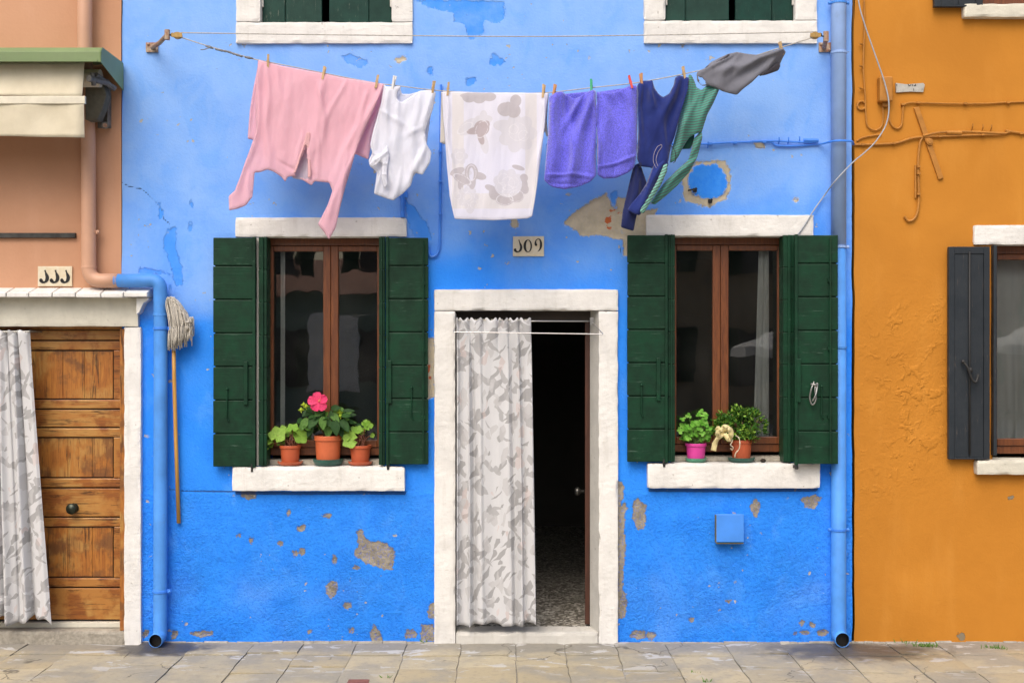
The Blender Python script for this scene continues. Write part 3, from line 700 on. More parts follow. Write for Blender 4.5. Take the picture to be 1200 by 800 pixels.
# rooms behind
def room(x0, x1, y0, y1, z0, z1, parent):
    t = .08
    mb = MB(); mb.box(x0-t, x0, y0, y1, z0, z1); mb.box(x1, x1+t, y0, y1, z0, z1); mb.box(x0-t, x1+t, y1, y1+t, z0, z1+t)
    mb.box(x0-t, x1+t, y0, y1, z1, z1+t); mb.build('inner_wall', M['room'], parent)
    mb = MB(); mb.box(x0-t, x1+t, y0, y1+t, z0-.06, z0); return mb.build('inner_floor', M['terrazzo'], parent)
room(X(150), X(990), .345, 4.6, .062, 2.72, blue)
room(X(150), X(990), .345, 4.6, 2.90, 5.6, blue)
mb = MB(); mb.box(X(528), X(706), .165, .345, -.02, .0615); mb.build('inner_step', M['terrazzo'], blue)
# roof: eave well above the picture
mb = MB(); mb.xprism([(-.35, 5.95), (-.35, 6.05), (2.4, 7.2), (5.2, 6.05), (5.2, 5.95), (2.4, 7.08)], X(143)+.002, X(998)-.002); 
M['tiles'] = simple('roof_tiles', (.35, .14, .08), .8, .2, 14, .8, .02)
mb.build('roof', M['tiles'], blue)
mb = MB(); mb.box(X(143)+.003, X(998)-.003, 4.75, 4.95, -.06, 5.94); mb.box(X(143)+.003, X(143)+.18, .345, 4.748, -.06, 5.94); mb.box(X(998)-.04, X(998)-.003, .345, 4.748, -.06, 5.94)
mb.build('rear_wall', M['room'], blue)

# front door leaf, swung inwards, seen almost edge on
mb = MB(); a = R(93.4); hx, hy = X(694)-.0, .17
leafw = .80; t = .036
d = Vector((-math.cos(a), math.sin(a), 0)); nrm = Vector((math.sin(a), math.cos(a), 0))
def leafbox(mb, u0, u1, w0, w1, z0, z1):
    vs = [Vector((hx, hy, 0))+d*u+nrm*w*-1+Vector((0, 0, z)) for z in (z0, z1) for u, w in ((u0, w0), (u1, w0), (u1, w1), (u0, w1))]
    mb.add(vs, [(0,1,2,3),(7,6,5,4),(0,4,5,1),(1,5,6,2),(2,6,7,3),(3,7,4,0)])
leafbox(mb, 0, leafw, 0, t, .075, Z(366)-.02)
dl = mb.build('front_door', M['door_red'], blue, bevel=.003)
mb = MB(); kp = Vector((hx, hy, 0))+d*.30+nrm*-t
kp.z = Z(584)-.01
mb.lathe([(0, 0), (.012, 0), (.010, .02), (.014, .03), (.026, .04), (.030, .055), (.022, .068), (0, .072)], (0, 0, 0), 16)
mb.v = [tuple(kp + Vector((-p[2], p[1], p[0]))) for p in [Vector(q) for q in mb.v]]
mb.build('door_knob', M['knob'], dl, smooth=True)
mb = MB(); mb.pbox(530, 352, 706, 375, .13, .16); mb.build('door_transom', M['dark_wood'], blue)

# casement windows: frame with two leaves; panes are sub-parts
def casement(x0, x1, q0, q1, m0, m1, st, parent, y=.10, right_st=None, label=None):
    f = MB(); rs = right_st or st
    zt, zb = Z(q0), Z(q1)
    f.box(X(x0), X(x1), y, y+.06, zt-.052, zt); f.box(X(x0), X(x1), y, y+.07, zb, zb+.05)
    f.box(X(x0), X(x0)+st, y, y+.06, zb+.0501, zt-.0521); f.box(X(x1)-rs, X(x1), y, y+.06, zb+.0501, zt-.0521)
    o = f.build('window', M['casement'], parent, bevel=.004)
    if label: o['label'] = label
    c = (m0+m1)/2
    for (a_, b_, s) in ((X(x0)+st, X(c), 0), (X(c), X(x1)-rs, 1)):
        l = MB(); w = .034; a2, b2 = a_+.002, b_-.002
        ca = (X(m0), X(c)-.001) if s == 0 else (X(c)+.001, X(m1))
        if s == 0: l.box(a2, a2+w, y-.012, y+.03, zb+.052, zt-.054); l.box(ca[0], ca[1], y-.014, y+.03, zb+.052, zt-.054)
        else: l.box(b2-w, b2, y-.012, y+.03, zb+.052, zt-.054); l.box(ca[0], ca[1], y-.012, y+.03, zb+.052, zt-.054)
        i0, i1 = (a2+w, ca[0]) if s == 0 else (ca[1], b2-w)
        l.box(i0, i1, y-.012, y+.03, zt-.054-w, zt-.054); l.box(i0, i1, y-.012, y+.03, zb+.052, zb+.052+w+.012)
        l.build('casement_frame', M['casement'], o, bevel=.005)
        gm = MB(); gm.box(i0-.004, i1+.004, y+.008, y+.012, zb+.09, zt-.054-w+.004); gm.build('pane', M['glass'], o)
    return o
casement(302, 455, 277, 535, 376, 394, .045, blue, .11, label='brown two-leaf window behind three terracotta pots')
casement(780, 930, 276, 531, 838, 857, .045, blue, .11, label='brown two-leaf window showing a white inner curtain')
# wooden boards under the casements, weathered
for (a, b_, q) in ((309, 448, 546), (787, 925, 542)):
    mb = MB(); mb.rough_box(X(a), X(b_), .06, .20, Z(q)+.001, Z(q)+.035, .03, .002); mb.build('window_board', M['stone_dirty'] if 0 else M['step'], blue)

# shutters
def shutter(px0, px1, q0, q1, hinge, parent, label=None, tilt=0.0, y=-.055, cuts=7, inner=None, latch=None):
    x0, zt = P(px0, q0, y).x, P(px0, q0, y).z; x1, zb = P(px1, q1, y).x, P(px1, q1, y).z; th = .030; rr = random.Random(int(px0))
    root_m = MB(); H = zt-zb; hs = []
    e = [0, .125]+[.125+(.875)*k/(cuts-1) for k in range(1, cuts)]
    for k in range(cuts):
        a_, b_ = zt-H*e[k+1], zt-H*e[k]
        root_m.box(x0+rr.uniform(0, .003), x1-rr.uniform(0, .003), y+rr.uniform(-.002, .002), y+th, a_+.0035, b_-.0035)
    root_m.box(x0+.01, x1-.01, y+.012, y+th-.004, zb+.01, zt-.01)
    def tl(mb):
        if tilt:
            hx_ = x0 if hinge == 'L' else x1
            out = []
            for v in mb.v:
                v = Vector(v); dx = v.x-hx_; out.append((hx_+dx*math.cos(tilt), v.y-abs(dx)*math.sin(tilt), v.z))
            mb.v = out
        return mb
    s = tl(root_m).build('shutter', M['green'], parent, bevel=.004)
    if label: s['label'] = label
    # the outer stile
    w = .022; b = MB(); xo = x0 if hinge == 'R' else x1-w
    xi = (x1-w) if hinge == 'R' else x0
    b.box(xi+.001, xi+w-.002, y-.012, y+th+.001, zb-.002, zt+.002); tl(b).build('stile', M['green'], s, bevel=.004)
    # upright grip
    gx = x1-.075 if hinge == 'R' else x0+.012
    b = MB(); b.box(gx, gx+.026, y-.016, y-.0005, zb+H*.27, zb+H*.46); tl(b).build('shutter_grip', M['green'], s, bevel=.004)
    # iron latch
    lx = x0+.07 if hinge == 'R' else x1-.125
    b = MB(); b.tube(spline([(lx+.02, y-.008, zb+H*.335), (lx+.02, y-.012, zb+H*.29), (lx+.018, y-.012, zb+H*.22), (lx+.03, y-.010, zb+H*.20)]), .0045, 6)
    b.ball((lx+.02, y-.010, zb+H*.34), .009); tl(b).build('latch', M['green'], s, smooth=True)
    # hinge pintle at the foot
    hx_ = x1-.02 if hinge == 'R' else x0+.02
    b = MB(); b.tube([(hx_-.005, y+.005, zb-.03), (hx_-.005, y+.005, zb+.02)], .010, 8); b.box(hx_-.014, hx_+.006, y+.005, .002, zb-.026, zb-.010)
    b.build('hinge', M['black'], s)
    return s
def edge_leaf(px0, px1, q0, q1, parent, y0=-.045, y1=.085, label=None):   # second leaf folded into the reveal
    mb = MB(); x0, zt = P(px0, q0, y0).x, P(px0, q0, y0).z; x1, zb = P(px1, q1, y0).x, P(px1, q1, y0).z; H = zt-zb; n = 7
    for k in range(n): mb.box(x0, x1, y0, y1, zb+H*k/n+.002, zb+H*(k+1)/n-.002)
    mb.box(x0+.004, x1-.004, y0+.005, y1-.005, zb+.01, zt-.01)
    w = (x1-x0); 
    s = mb.build('shutter', M['green'], parent, bevel=.003)
    b = MB(); b.box(x0+w*.36, x0+w*.62, y0-.012, y0-.0005, zb+.002, zt-.002); b.build('stile', M['green'], s, bevel=.003)
    if label: s['label'] = label
    return s
mb = MB(); mb.pbox(296, 279, 304, 545, -.016, .08); mb.build('window_jamb', M['stone_dirty'], blue)
shutter(250, 300, 278, 547, 'R', blue, 'dark green shutter nearest the mop', tilt=R(2.0))
edge_leaf(303, 312.5, 277.5, 546, blue)
edge_leaf(444, 451, 277.5, 545, blue)
shutter(452, 502, 278, 544.5, 'L', blue, tilt=R(1.0))
shutter(735, 783, 275, 541.5, 'R', blue, tilt=R(1.0))
edge_leaf(783, 791, 274.5, 541, blue)
edge_leaf(918, 931.5, 275, 541.5, blue)
s4 = shutter(931, 982, 275, 544, 'L', blue, 'dark green shutter with a knotted grey cord on its latch', tilt=R(1.5), y=-.128)
mb = MB(); b0 = P(953, 447, -.09)
mb.tube(spline([P(954,447,-.15), P(951,455,-.165), P(949,466,-.16), P(952,474,-.16), P(956,468,-.165), P(955,455,-.16), P(958,449,-.15), P(956,462,-.175), P(952,470,-.17)]), .0055, 6)
mb.tube([P(950,450,-.155), P(958,451,-.165)], .009, 6); mb.build('cord', M['steel'], s4, smooth=True)
# vertical bolt on the two outer shutters to the right
for (px, q0, q1, yb_) in ((496, 282, 542, -.078), (973, 279, 541, -.155)):
    mb = MB(); mb.tube([P(px, q0, yb_), P(px, q1, yb_)], .006, 6)
    for q in (.2, .5, .8): mb.box(P(px,0,yb_).x-.012, P(px,0,yb_).x+.012, yb_, yb_+.023, Z(q0+(q1-q0)*q), Z(q0+(q1-q0)*q)+.02)
    mb.build('shutter_bolt', M['green'], blue)

# upper shutters, closed, leaves a little ajar
def upper(px0, px1, q, gap0, gap1, gr, lab):
    for (a, b_, gx, s) in ((px0, gap0, gr[0], 1), (gap1, px1, gr[1], -1)):
        mb = MB(); zb, zt = Z(q)+.006, Z(q)+1.36; y = .03; w = 0
        cuts = [a, gx, b_]
        for k in range(2): mb.box(X(cuts[k])+.003, X(cuts[k+1])-.003, y+random.uniform(-.003, .003), y+.03, zb, zt)
        mb.box(X(a)+.01, X(b_)-.01, y+.012, y+.027, zb+.01, zt-.01)
        hx_ = X(a) if s == 1 else X(b_); tl_ = R(5)
        mb.v = [(hx_+(v[0]-hx_)*math.cos(tl_), v[1]-abs(v[0]-hx_)*math.sin(tl_), v[2]) for v in mb.v]
        o = mb.build('shutter', M['green_v'], blue, bevel=.004)
        k = MB(); k.box(hx_+(.002 if s == 1 else -.012), hx_+(.012 if s == 1 else -.002), y-.02, y-.004, zb+.10, zb+.16); k.build('hinge', M['stone_dirty'], o)
upper(306, 459, 27, 378, 385, (334, 432), None)
upper(780, 931, 25, 855, 861, (804, 905), None)

# ------------------------------------------------------------------ orange house
orange = thing('terraced_house', (X(1330), 2.4, 0), 'orange house at the right with a grey shutter and cables along its wall', 'house')
H_O1 = (X(1163), X(1305), Z(540), Z(286)); H_O2 = (X(1150), X(1305), Z(10), Z(10)+1.4)
ocem = [blob(1126,745,6,6,1), blob(1184,583,4,4,2), blob(1165,697,2,1.5,3)]
def rough_o(x, z):
    py = GZ-z*PPM; px = x*PPM+600
    r = np.interp(py, [0, 280, 370, 480, 560, 620, 752], [.08, .12, .75, .9, .7, .45, .5])
    return r*np.clip(fbm(x+3, z+5, 1.4, 21, 3)*1.5, .2, 1)*np.interp(px, [1000, 1105, 1150], [1, 1, .7])
plaster_wall('wall', X(1001), X(1760), -.06, WZ1, [H_O1, H_O2], .025, M['orange'], orange,
             lambda x, z, at: (fbm(x+9, z+9, 1.6, 33, 3)-.5)*.02-.004, dict(rough=rough_o, cement=lambda x, z: layer(x, z, ocem)), wob=.012)
trim('window_lintel', [(1140, 264, 1330, 287, -.022, .10)], M['stone'], orange)
trim('window_sill', [(1141, 538, 1330, 555, -.06, .20)], M['cream_stone'], orange)
trim('window_sill', [(1126, 7, 1330, 23, -.06, .20)], M['cream_stone'], orange)
casement(1163, 1305, 287, 533, 1226, 1240, .03, orange, .10, label='brown framed window with a net curtain')
def plain_shutter(px0, px1, q0, q1, label=None, y=-.06, det=True):
    x0, zt = P(px0, q0, y).x, P(px0, q0, y).z; x1, zb = P(px1, q1, y).x, P(px1, q1, y).z; W = x1-x0
    mb = MB(); n = 2
    for k in range(n): mb.box(x0+W*.14+W*.72*k/n+.001, x0+W*.14+W*.72*(k+1)/n-.001, y+.006, y+.03, zb+.012, zt-.045)
    s = mb.build('shutter', M['grey_sh'], orange, bevel=.003)
    f = MB(); f.box(x0, x0+W*.14, y, y+.034, zb, zt); f.box(x1-W*.14, x1, y, y+.034, zb, zt); f.box(x0+W*.141, x1-W*.141, y+.001, y+.034, zt-.045, zt)
    f.box(x0+W*.141, x1-W*.141, y+.001, y+.034, zb, zb+.012); f.build('stile', M['grey_sh'], s, bevel=.003)
    if det:
        b = MB(); cx = (x0+x1)/2; H = zt-zb
        b.tube([(cx, y-.004, zb+.03), (cx, y-.004, zt-.03)], .006, 6)
        b.tube(spline([(cx-.045, y-.02, zb+H*.46), (cx-.02, y-.03, zb+H*.43), (cx+.005, y-.03, zb+H*.38), (cx+.03, y-.03, zb+H*.365), (cx+.05, y-.02, zb+H*.40)]), .008, 6)
        b.ball((cx, y-.012, zb+H*.42), .018); b.ball((cx-.045, y-.018, zb+H*.46), .013); b.build('latch', M['black'], s, smooth=True)
    if label: s['label'] = label
    return s
plain_shutter(1112, 1160, 289, 538, 'weathered grey shutter with an iron latch')
mb = MB(); mb.pbox(1161, 288, 1165, 533, -.05, .085); mb.build('shutter', M['grey_sh'], orange, bevel=.003)
plain_shutter(1306, 1356, 289, 538); plain_shutter(1306, 1356, -225, 8)
plain_shutter(1095, 1152, -225, 8, det=False)
casement(1152, 1305, -245, 12, 1226, 1240, .03, orange, .10)
room(X(1090), X(1700), .345, 3.5, .0, 2.75, orange); room(X(1090), X(1700), .345, 3.5, 2.90, 5.6, orange)
mb = MB(); mb.xprism([(-.35, 5.95), (-.35, 6.05), (2.4, 7.2), (5.2, 6.05), (5.2, 5.95), (2.4, 7.08)], X(1001)+.002, X(1760)); mb.build('roof', M['tiles'], orange)
mb = MB(); mb.box(X(1001)+.003, X(1760)-.003, 4.75, 4.95, -.06, 5.94); mb.box(X(1001)+.003, X(1001)+.25, .345, 4.748, -.06, 5.94); mb.box(X(1760)-.15, X(1760)-.003, .345, 4.748, -.06, 5.94)
mb.build('rear_wall', M['room'], orange)

# ------------------------------------------------------------------ salmon house
sal = thing('terraced_house', (X(-180), 2.4, 0), 'salmon house at the left with a panelled wooden door', 'house')
H_SD = (X(-18), X(152), -.06, Z(372))
plaster_wall('wall', X(-560), X(143)-.002, -.06, WZ1, [H_SD], .03, M['salmon'], sal, lambda x, z, at: (fbm(x+29, z+9, 1.6, 43, 3)-.5)*.012-.006,
             dict(rough=lambda x, z: x*0+.25, cement=lambda x, z: layer(x, z, [blob(110,280,2,4,1)])), wob=.004)
mb = MB()
mb.rough_box(X(147), X(167), -.035, .12, -.04, Z(383), .02, .0018); mb.rough_box(X(-33), X(-13), -.035, .12, -.04, Z(383), .02, .0018)
mb.build('door_surround', M['stone'], sal)
mb = MB(); mb.rough_box(X(-33), X(164), -.040, .12, Z(383)+.002, Z(349), .02, .0015); mb.build('door_lintel', M['cream_stone'], sal)
# sloping slab cornice over the lintel
mb = MB(); xs_ = [-45, -12, 17, 43, 70, 97, 126, 152, 180]; rr = random.Random(3)
for k in range(len(xs_)-1):
    a, b_ = X(xs_[k])+.003, X(xs_[k+1])-.003; q = rr.uniform(-.003, .003)
    mb.xprism([(.0, Z(349)), (-.135, Z(349)-.0+q), (-.135, Z(349)+.028+q), (.0, Z(337)-.0)], a, b_)
mb.build('cornice', M['stone'], sal, bevel=.005)
mb = MB(); mb.prism([(X(a), Z(b)) for a, b in ((164.3, 349.4),(179,349.4),(178,352),(173,355),(170,361),(168,366),(164.3,369))], -.085, -.001); mb.build('cornice_bracket', M['stone'], sal, bevel=.004)
# step and door
mb = MB(); mb.rough_box(X(-12), X(148), -.024, .34, -.04, Z(738), .02, .003); mb.build('door_step', M['step'], sal)
def panel_door():
    y = .09; q = MB(); q.box(X(-14), X(147), y+.020, y+.05, Z(731), Z(386)); o = q.build('door', M['dark_wood'], sal)
    o['label'] = 'worn brown panelled door half behind a curtain'
    r = MB()
    for (a, b_) in ((387, 398), (481, 501), (574, 607), (692, 729)):
        r = MB(); r.pbox(-12, a, 145, b_, y-.004, y+.0195); r.build('rail', M['door_h'], o, bevel=.004)

    s = MB(); s.pbox(139, 399, 146.5, 480, y-.002, y+.0195); s.pbox(139, 502, 146.5, 573, y-.002, y+.0195); s.pbox(139, 608, 146.5, 691, y-.002, y+.0195)
    s.build('stile', M['door_v'], o, bevel=.003)
    for (q0, q1, l0, r0) in ((399, 480, -11, 138), (502, 573, -11, 138), (608, 691, -11, 138)):
        f = MB(); w = 11
        f.pbox(l0, q0+.6, r0, q0+w, y-.004, y+.0190); f.pbox(l0, q1-w, r0, q1-.6, y-.004, y+.0190)
        f.pbox(r0-w+1, q0+w+.3, r0, q1-w-.3, y-.004, y+.0190); f.pbox(l0, q0+w+.3, l0+w, q1-w-.3, y+.002, y+.0190)
        f.build('moulding', M['door_h'], o, bevel=.006)
        p = MB(); xs2 = [l0+w+1.5, 35, 67, 93, r0-w-.5] if q0 < 500 else [l0+w+1.5, 41, 73, 102, r0-w-.5]
        for k in range(4): p.pbox(xs2[k]+.15, q0+w+1.5, xs2[k+1]-.15, q1-w-1.5, y+.010, y+.0195)
        p.build('panel', M['door_v'], o, bevel=.002)
    k = MB(); k.lathe([(0, 0), (.032, 0), (.032, .006), (.014, .012), (.012, .025), (.028, .035), (.036, .046), (.030, .058), (0, .062)], (0, 0, 0), 20)
    c = Vector((X(81), y-.004, Z(597))); k.v = [tuple(c+Vector((p[0], -p[2], p[1]))) for p in k.v]; k.build('door_knob', M['bronze'], o, smooth=True)
    w = MB(); w.pbox(-12, 731.5, 146, 737.5, y-.03, y+.06); w.build('door_sill', M['cream_stone'], sal, bevel=.003)
    w = MB(); w.pbox(-14, 372, 150, 386, y+.0, y+.05); w.build('door_head', M['door_h'], sal)
panel_door()
mb = MB(); mb.pbox(141, 385, 148, 738, -.012, .085); mb.build('door_frame', M['door_v'], sal, bevel=.003)
mb = MB(); mb.xprism([(-.35, 5.95), (-.35, 6.05), (2.4, 7.2), (5.2, 6.05), (5.2, 5.95), (2.4, 7.08)], X(-560), X(143)-.004); mb.build('roof', M['tiles'], sal)
mb = MB(); mb.box(X(-557), X(143)-.005, 4.75, 4.95, -.06, 5.94); mb.box(X(-557), X(-500), .345, 4.748, -.06, 5.94); mb.build('rear_wall', M['room'], sal)
mb = MB(); mb.box(X(-40), X(140), .20, .34, -.03, Z(365)); mb.build('inner_wall', M['room'], sal)

# ------------------------------------------------------------------ window curtains inside
def hang(name, mat, x0, x1, zt, zb, y, folds, amp, x0b=None, x1b=None, parent=None, solid=.002, nx=None, nz=40, ph=0, scallop=0, botw=0.01, seed=1, creases=None):
    x0b = x0 if x0b is None else x0b; x1b = x1 if x1b is None else x1b; nx = nx or folds*14
    mb = MB(); rr = random.Random(seed); phs = [rr.uniform(-.5, .5) for _ in range(6)]
    for j in range(nz+1):
        v = j/nz; a = x0+(x0b-x0)*v; b_ = x1+(x1b-x1)*v
        for i in range(nx+1):
            u = i/nx
            uu = u+.025*math.sin(u*9+phs[0]*6)+.02*math.sin(v*2.6+u*5+phs[1]*6)*v
            f = math.sin(2*math.pi*folds*uu+ph+.4*math.sin(v*3+phs[2]*4))
            f = math.copysign(abs(f)**.75, f)
            k = amp*(.65+.5*v)*(.6+.4*math.sin(u*7+phs[3]*6+v))
            if creases:
                top_ = max(0, 1-v*7); f = f*top_*.8; kk = 0
                for (cu, cw, ca, sl) in creases: kk += ca*math.exp(-((u-cu-sl*v-.006*math.sin(v*7+cu*20))/(cw*(.8+.5*v)))**2)
                f += kk*(1-top_)*(.7+.5*v)+.15*math.sin(u*9+v*2)*(1-top_); k = amp
            z = zt+(zb-zt)*v + (scallop*math.cos(4*math.pi*folds*uu) if j < 3 else 0)*(1-j/3) + (botw*math.sin(u*11+phs[4]*6) + botw*.6*math.sin(u*29) if j > nz-6 else 0)*(v)
            mb.v.append((a+(b_-a)*u + k*.35*math.cos(2*math.pi*folds*uu+ph), y+k*f, z))
    for j in range(nz):
        for i in range(nx):
            q = j*(nx+1)+i; mb.f.append((q, q+nx+1, q+nx+2, q+1))
    return mb.build(name, mat, parent, smooth=True, solid=solid)
def own(o, base):      # origin at the object's base
    base = Vector(base); o.data.transform(Matrix.Translation(-base)); o.location = base; return o
c1 = own(hang('curtain', M['net'], X(896), X(908), Z(284), Z(522), .185, 2, .010, X(889), X(908), seed=4), (X(900), .185, Z(522)))
tag(c1, 'narrow white curtain drawn aside behind the right-hand pane, above the shrub pot', 'curtain')
c2 = own(hang('curtain', M['net'], X(322.5), X(328), Z(286), Z(524), .18, 1, .005, seed=5), (X(325), .18, Z(524)))
tag(c2, 'thin white curtain edge inside the window above the leftmost geranium', 'curtain')
c3 = own(hang('curtain', M['net'], X(1172), X(1305), Z(292), Z(528), .24, 9, .012, seed=6), (X(1240), .24, Z(528)))
tag(c3, 'pale net curtain filling the window of the orange house', 'curtain')
# door curtains
dc = own(hang('door_curtain', M['curtain'], X(534.5), X(621), Z(374), Z(729), -.065, 6, .022, X(534.5), X(627), scallop=.010, nz=80, seed=9, nx=150, creases=[(.02,.03,-.9,0),(.10,.035,.9,0),(.185,.022,-1.3,.01),(.235,.018,1.2,.015),(.30,.03,-.7,.02),(.48,.06,.45,0),(.68,.03,-.6,.0),(.77,.022,1.2,.0),(.83,.022,-1.2,.0),(.90,.03,.9,0),(.985,.02,-.8,0)]), (X(580), -.065, Z(729)))
tag(dc, 'leaf-printed grey and white curtain hanging in the open doorway of the blue house', 'curtain')
mb = MB(); 
dc2 = own(hang('door_curtain', M['curtain'], X(-14), X(38), Z(388), Z(724), -.075, 4, .028, X(-14), X(65), scallop=.008, nz=80, seed=19, ph=1.2, botw=.022, nx=150, creases=[(.05,.04,.8,0),(.18,.03,-1.2,0),(.30,.035,1.0,.0),(.40,.03,-1.1,-.02),(.56,.05,.6,0),(.66,.03,-1.4,-.02),(.76,.05,1.2,-.03),(.93,.04,-.5,0)]), (X(20), -.075, Z(724)))
tag(dc2, 'leaf-printed white curtain flaring over the panelled wooden door', 'curtain')
for c in (dc, dc2):    # gathered heading with ties
    base = c.location; w = X(621)-X(534.5) if c is dc else X(38)-X(-14); x0 = base.x-(X(580)-X(534.5) if c is dc else X(20)-X(-14)); zt = Z(374) if c is dc else Z(388)
    for k in range(9):
        ks = MB(); ks.tube([(x0+w*(k+.5)/9+.016*math.cos(t)*.6, base.y+.014*math.sin(t), zt-.006+.004*math.sin(t*2)) for t in np.linspace(0, 6.1, 9)], .002, 5)
        ks.build('curtain_ring', M['cream_stone'], c)
# rails
r = thing('curtain_rail', (X(612), -.05, Z(376)), 'bent metal curtain rail across the top of the open doorway', 'rail')
mb = MB(); mb.tube([(X(535), -.035, Z(376)), (X(693), -.035, Z(376.5))], .0045, 8); mb.build('rod', M['chrome'], r, smooth=True)
mb = MB(); mb.tube(fillet([P(536, 375, -.03), P(531, 389, -.13), P(707, 391.5, -.13), P(693, 376, -.03)], .01), .0036, 8); mb.build('outer_rod', M['chrome'], r, smooth=True)
mb = MB(); mb.box(X(691), X(695), -.045, -.025, Z(381), Z(372)); mb.build('rail_bracket', M['steel'], r)
mb = MB(); mb.box(X(534), X(537), -.045, -.025, Z(381), Z(372)); mb.build('rail_bracket', M['steel'], r)
r = thing('curtain_rail', (X(20), -.075, Z(388)), 'thin rod carrying the curtain of the wooden door', 'rail')
mb = MB(); mb.tube([(X(-15), -.075, Z(388.5)), (X(40), -.075, Z(388.5))], .005, 8); mb.tube([(X(40), -.075, Z(388.5)), (X(43), .095, Z(388.5))], .005, 8); mb.build('rod', M['steel'], r)

# ------------------------------------------------------------------ downpipes
dp = thing('downpipe', (X(188), -.07, 0), 'left downpipe, salmon above and blue below, bending over the cornice beside the mop', 'drainpipe')
rp = .044; yp = -.062
mb = MB(); mb.tube(fillet([(X(105), -.09, WZ1-.1), (X(105), -.09, Z(60)), (X(108), yp-.01, Z(170)), (X(108), yp, Z(329.5)), (X(143), yp-.01, Z(329.5))], .085), rp*1.03, 20, cap=False)
mb.build('upper_pipe', M['pipe_s'], dp, smooth=True, solid=.003)
mb = MB(); mb.tube(fillet([(X(139), yp-.012, Z(329.5)), (X(192), yp-.02, Z(329.5)), (X(191.5), yp, Z(380)), (X(191), yp, .048), (X(190.5), yp-.10, .046)], .06, 10), rp*.97, 20, cap=False)
mb.build('lower_pipe', M['pipe_b'], dp, smooth=True, solid=.003)
for (px, q, mt, off) in ((108, 273, 'pipe_s', 11), (108, 314, 'pipe_s', 0), (191.5, 345, 'pipe_b', 0), (191.5, 369, 'pipe_b', 0), (191.5, 385, 'blue_p', 11), (191, 690, 'blue_p', 11)):
    mb = MB(); mb.tube([(X(px), yp, Z(q)-.008), (X(px), yp, Z(q)+.008)], rp*1.09, 20)
    if off: mb.box(X(px)+rp, X(px)+rp+.02, yp-.01, yp+.01, Z(q)-.012, Z(q)+.012); mb.box(X(px)-.01, X(px)+.01, yp+rp*.9, .01, Z(q)-.008, Z(q)+.008); mb.ball((X(px)+rp+.018, yp-.012, Z(q)), .009)
    mb.build('pipe_bracket' if off else 'pipe_joint', M[mt], dp, smooth=False, bevel=.002)
yq = -.047
dp = thing('downpipe', (X(983), -.07, 0), 'straight blue downpipe at the corner of the blue and orange houses', 'drainpipe')
mb = MB(); mb.tube([(X(980.5), yq, WZ1-.1), (X(980.5), yq, Z(290))], .047, 20, cap=False); 
M['pipe_pale'] = simple('faded_blue_pipe', (.30, .47, .84), .65, .12, 6, .2, .003, dirt=.4)
mb.build('upper_pipe', M['pipe_pale'], dp, smooth=True, solid=.003)
mb = MB(); mb.tube(fillet([(X(980.5), yq, Z(290)), (X(980.5), yq, Z(739)-.022), (X(980.5), yq-.10, .048)], .06, 10), .0465, 20, cap=False)
mb.build('lower_pipe', M['pipe_b'], dp, smooth=True, solid=.003)
for (q, off, mt) in ((6, 1, 'blue_hi'), (64, 0, 'pipe_pale'), (290, 1, 'pipe_pale'), (619, 1, 'blue_p'), (407, 0, 'pipe_b')):
    mb = MB(); mb.tube([(X(980.5), yq, Z(q)-.008), (X(980.5), yq, Z(q)+.008)], .051, 20)
    if off: mb.tube([(X(980.5)-.066, yq, Z(q)), (X(980.5)+.066, yq, Z(q))], .011, 8); mb.box(X(980.5)-.01, X(980.5)+.01, yq+.04, .01, Z(q)-.008, Z(q)+.008)
    mb.build('pipe_bracket' if off else 'pipe_joint', M[mt], dp, bevel=.002)

M['mouth_shade'] = simple('pipe_mouth_shade', (.012, .011, .010), .6, .3, 60, .3, .002, .2)  # near-black sleeve and plug added to paint the shade inside the pipe mouths
for par, px, zc, r_, dx, yy_ in ((bpy.data.objects['downpipe'], 191, .046, .0395, -.5, yp), (bpy.data.objects['downpipe.001'], 979.8, .048, .0425, 0, yq)):
    mb = MB(); mb.tube([(X(px+dx*.2), yy_-.06, zc), (X(px+dx), yy_-.0965, zc)], r_, 20, cap=False)
    mb.tube([(X(px+dx*.2), yy_-.055, zc), (X(px+dx*.2), yy_-.06, zc)], r_, 20); mb.build('mouth_shade_plug', M['mouth_shade'], par, solid=.001)

# ------------------------------------------------------------------ number tiles
def stroke(mb, pts, y, th=.0015):
    n = len(pts); L = []; Rr = []
    for i in range(n):
        a = pts[max(i-1, 0)]; b = pts[min(i+1, n-1)]; dx, dz = b[0]-a[0], b[1]-a[1]; l = math.hypot(dx, dz) or 1
        w = pts[i][2]/2; L.append((pts[i][0]-dz/l*w, pts[i][1]+dx/l*w)); Rr.append((pts[i][0]+dz/l*w, pts[i][1]-dx/l*w))
    for i in range(n-1): mb.prism([L[i], L[i+1], Rr[i+1], Rr[i]], y-th, y)
def smooth_pts(pts, n=5):
    v = spline([Vector(p) for p in pts], n); return [tuple(p) for p in v]
def g_one(ox, oy, s=.1, bw=1.0):
    pts = [(485,212,14),(492,235,10),(503,265,22),(512,295,28),(505,330,26),(482,352,15),(455,350,22),(440,330,30),(452,318,14)]
    return [smooth_pts([(X(ox+(a-480)*s), Z(oy+(b-285)*s), w*s*bw/PPM) for a, b, w in pts])]
def g_zero(ox, oy, s=.1):
    pts = []
    for k in range(25):
        t = 2*math.pi*k/24+math.pi/2; ca = math.cos(t); w = 8+22*max(0, -ca)**1.2+10*max(0, ca)**1.2
        pts.append((X(ox+38*ca*s), Z(oy-70*math.sin(t)*s), w*s/PPM))
    return [pts]
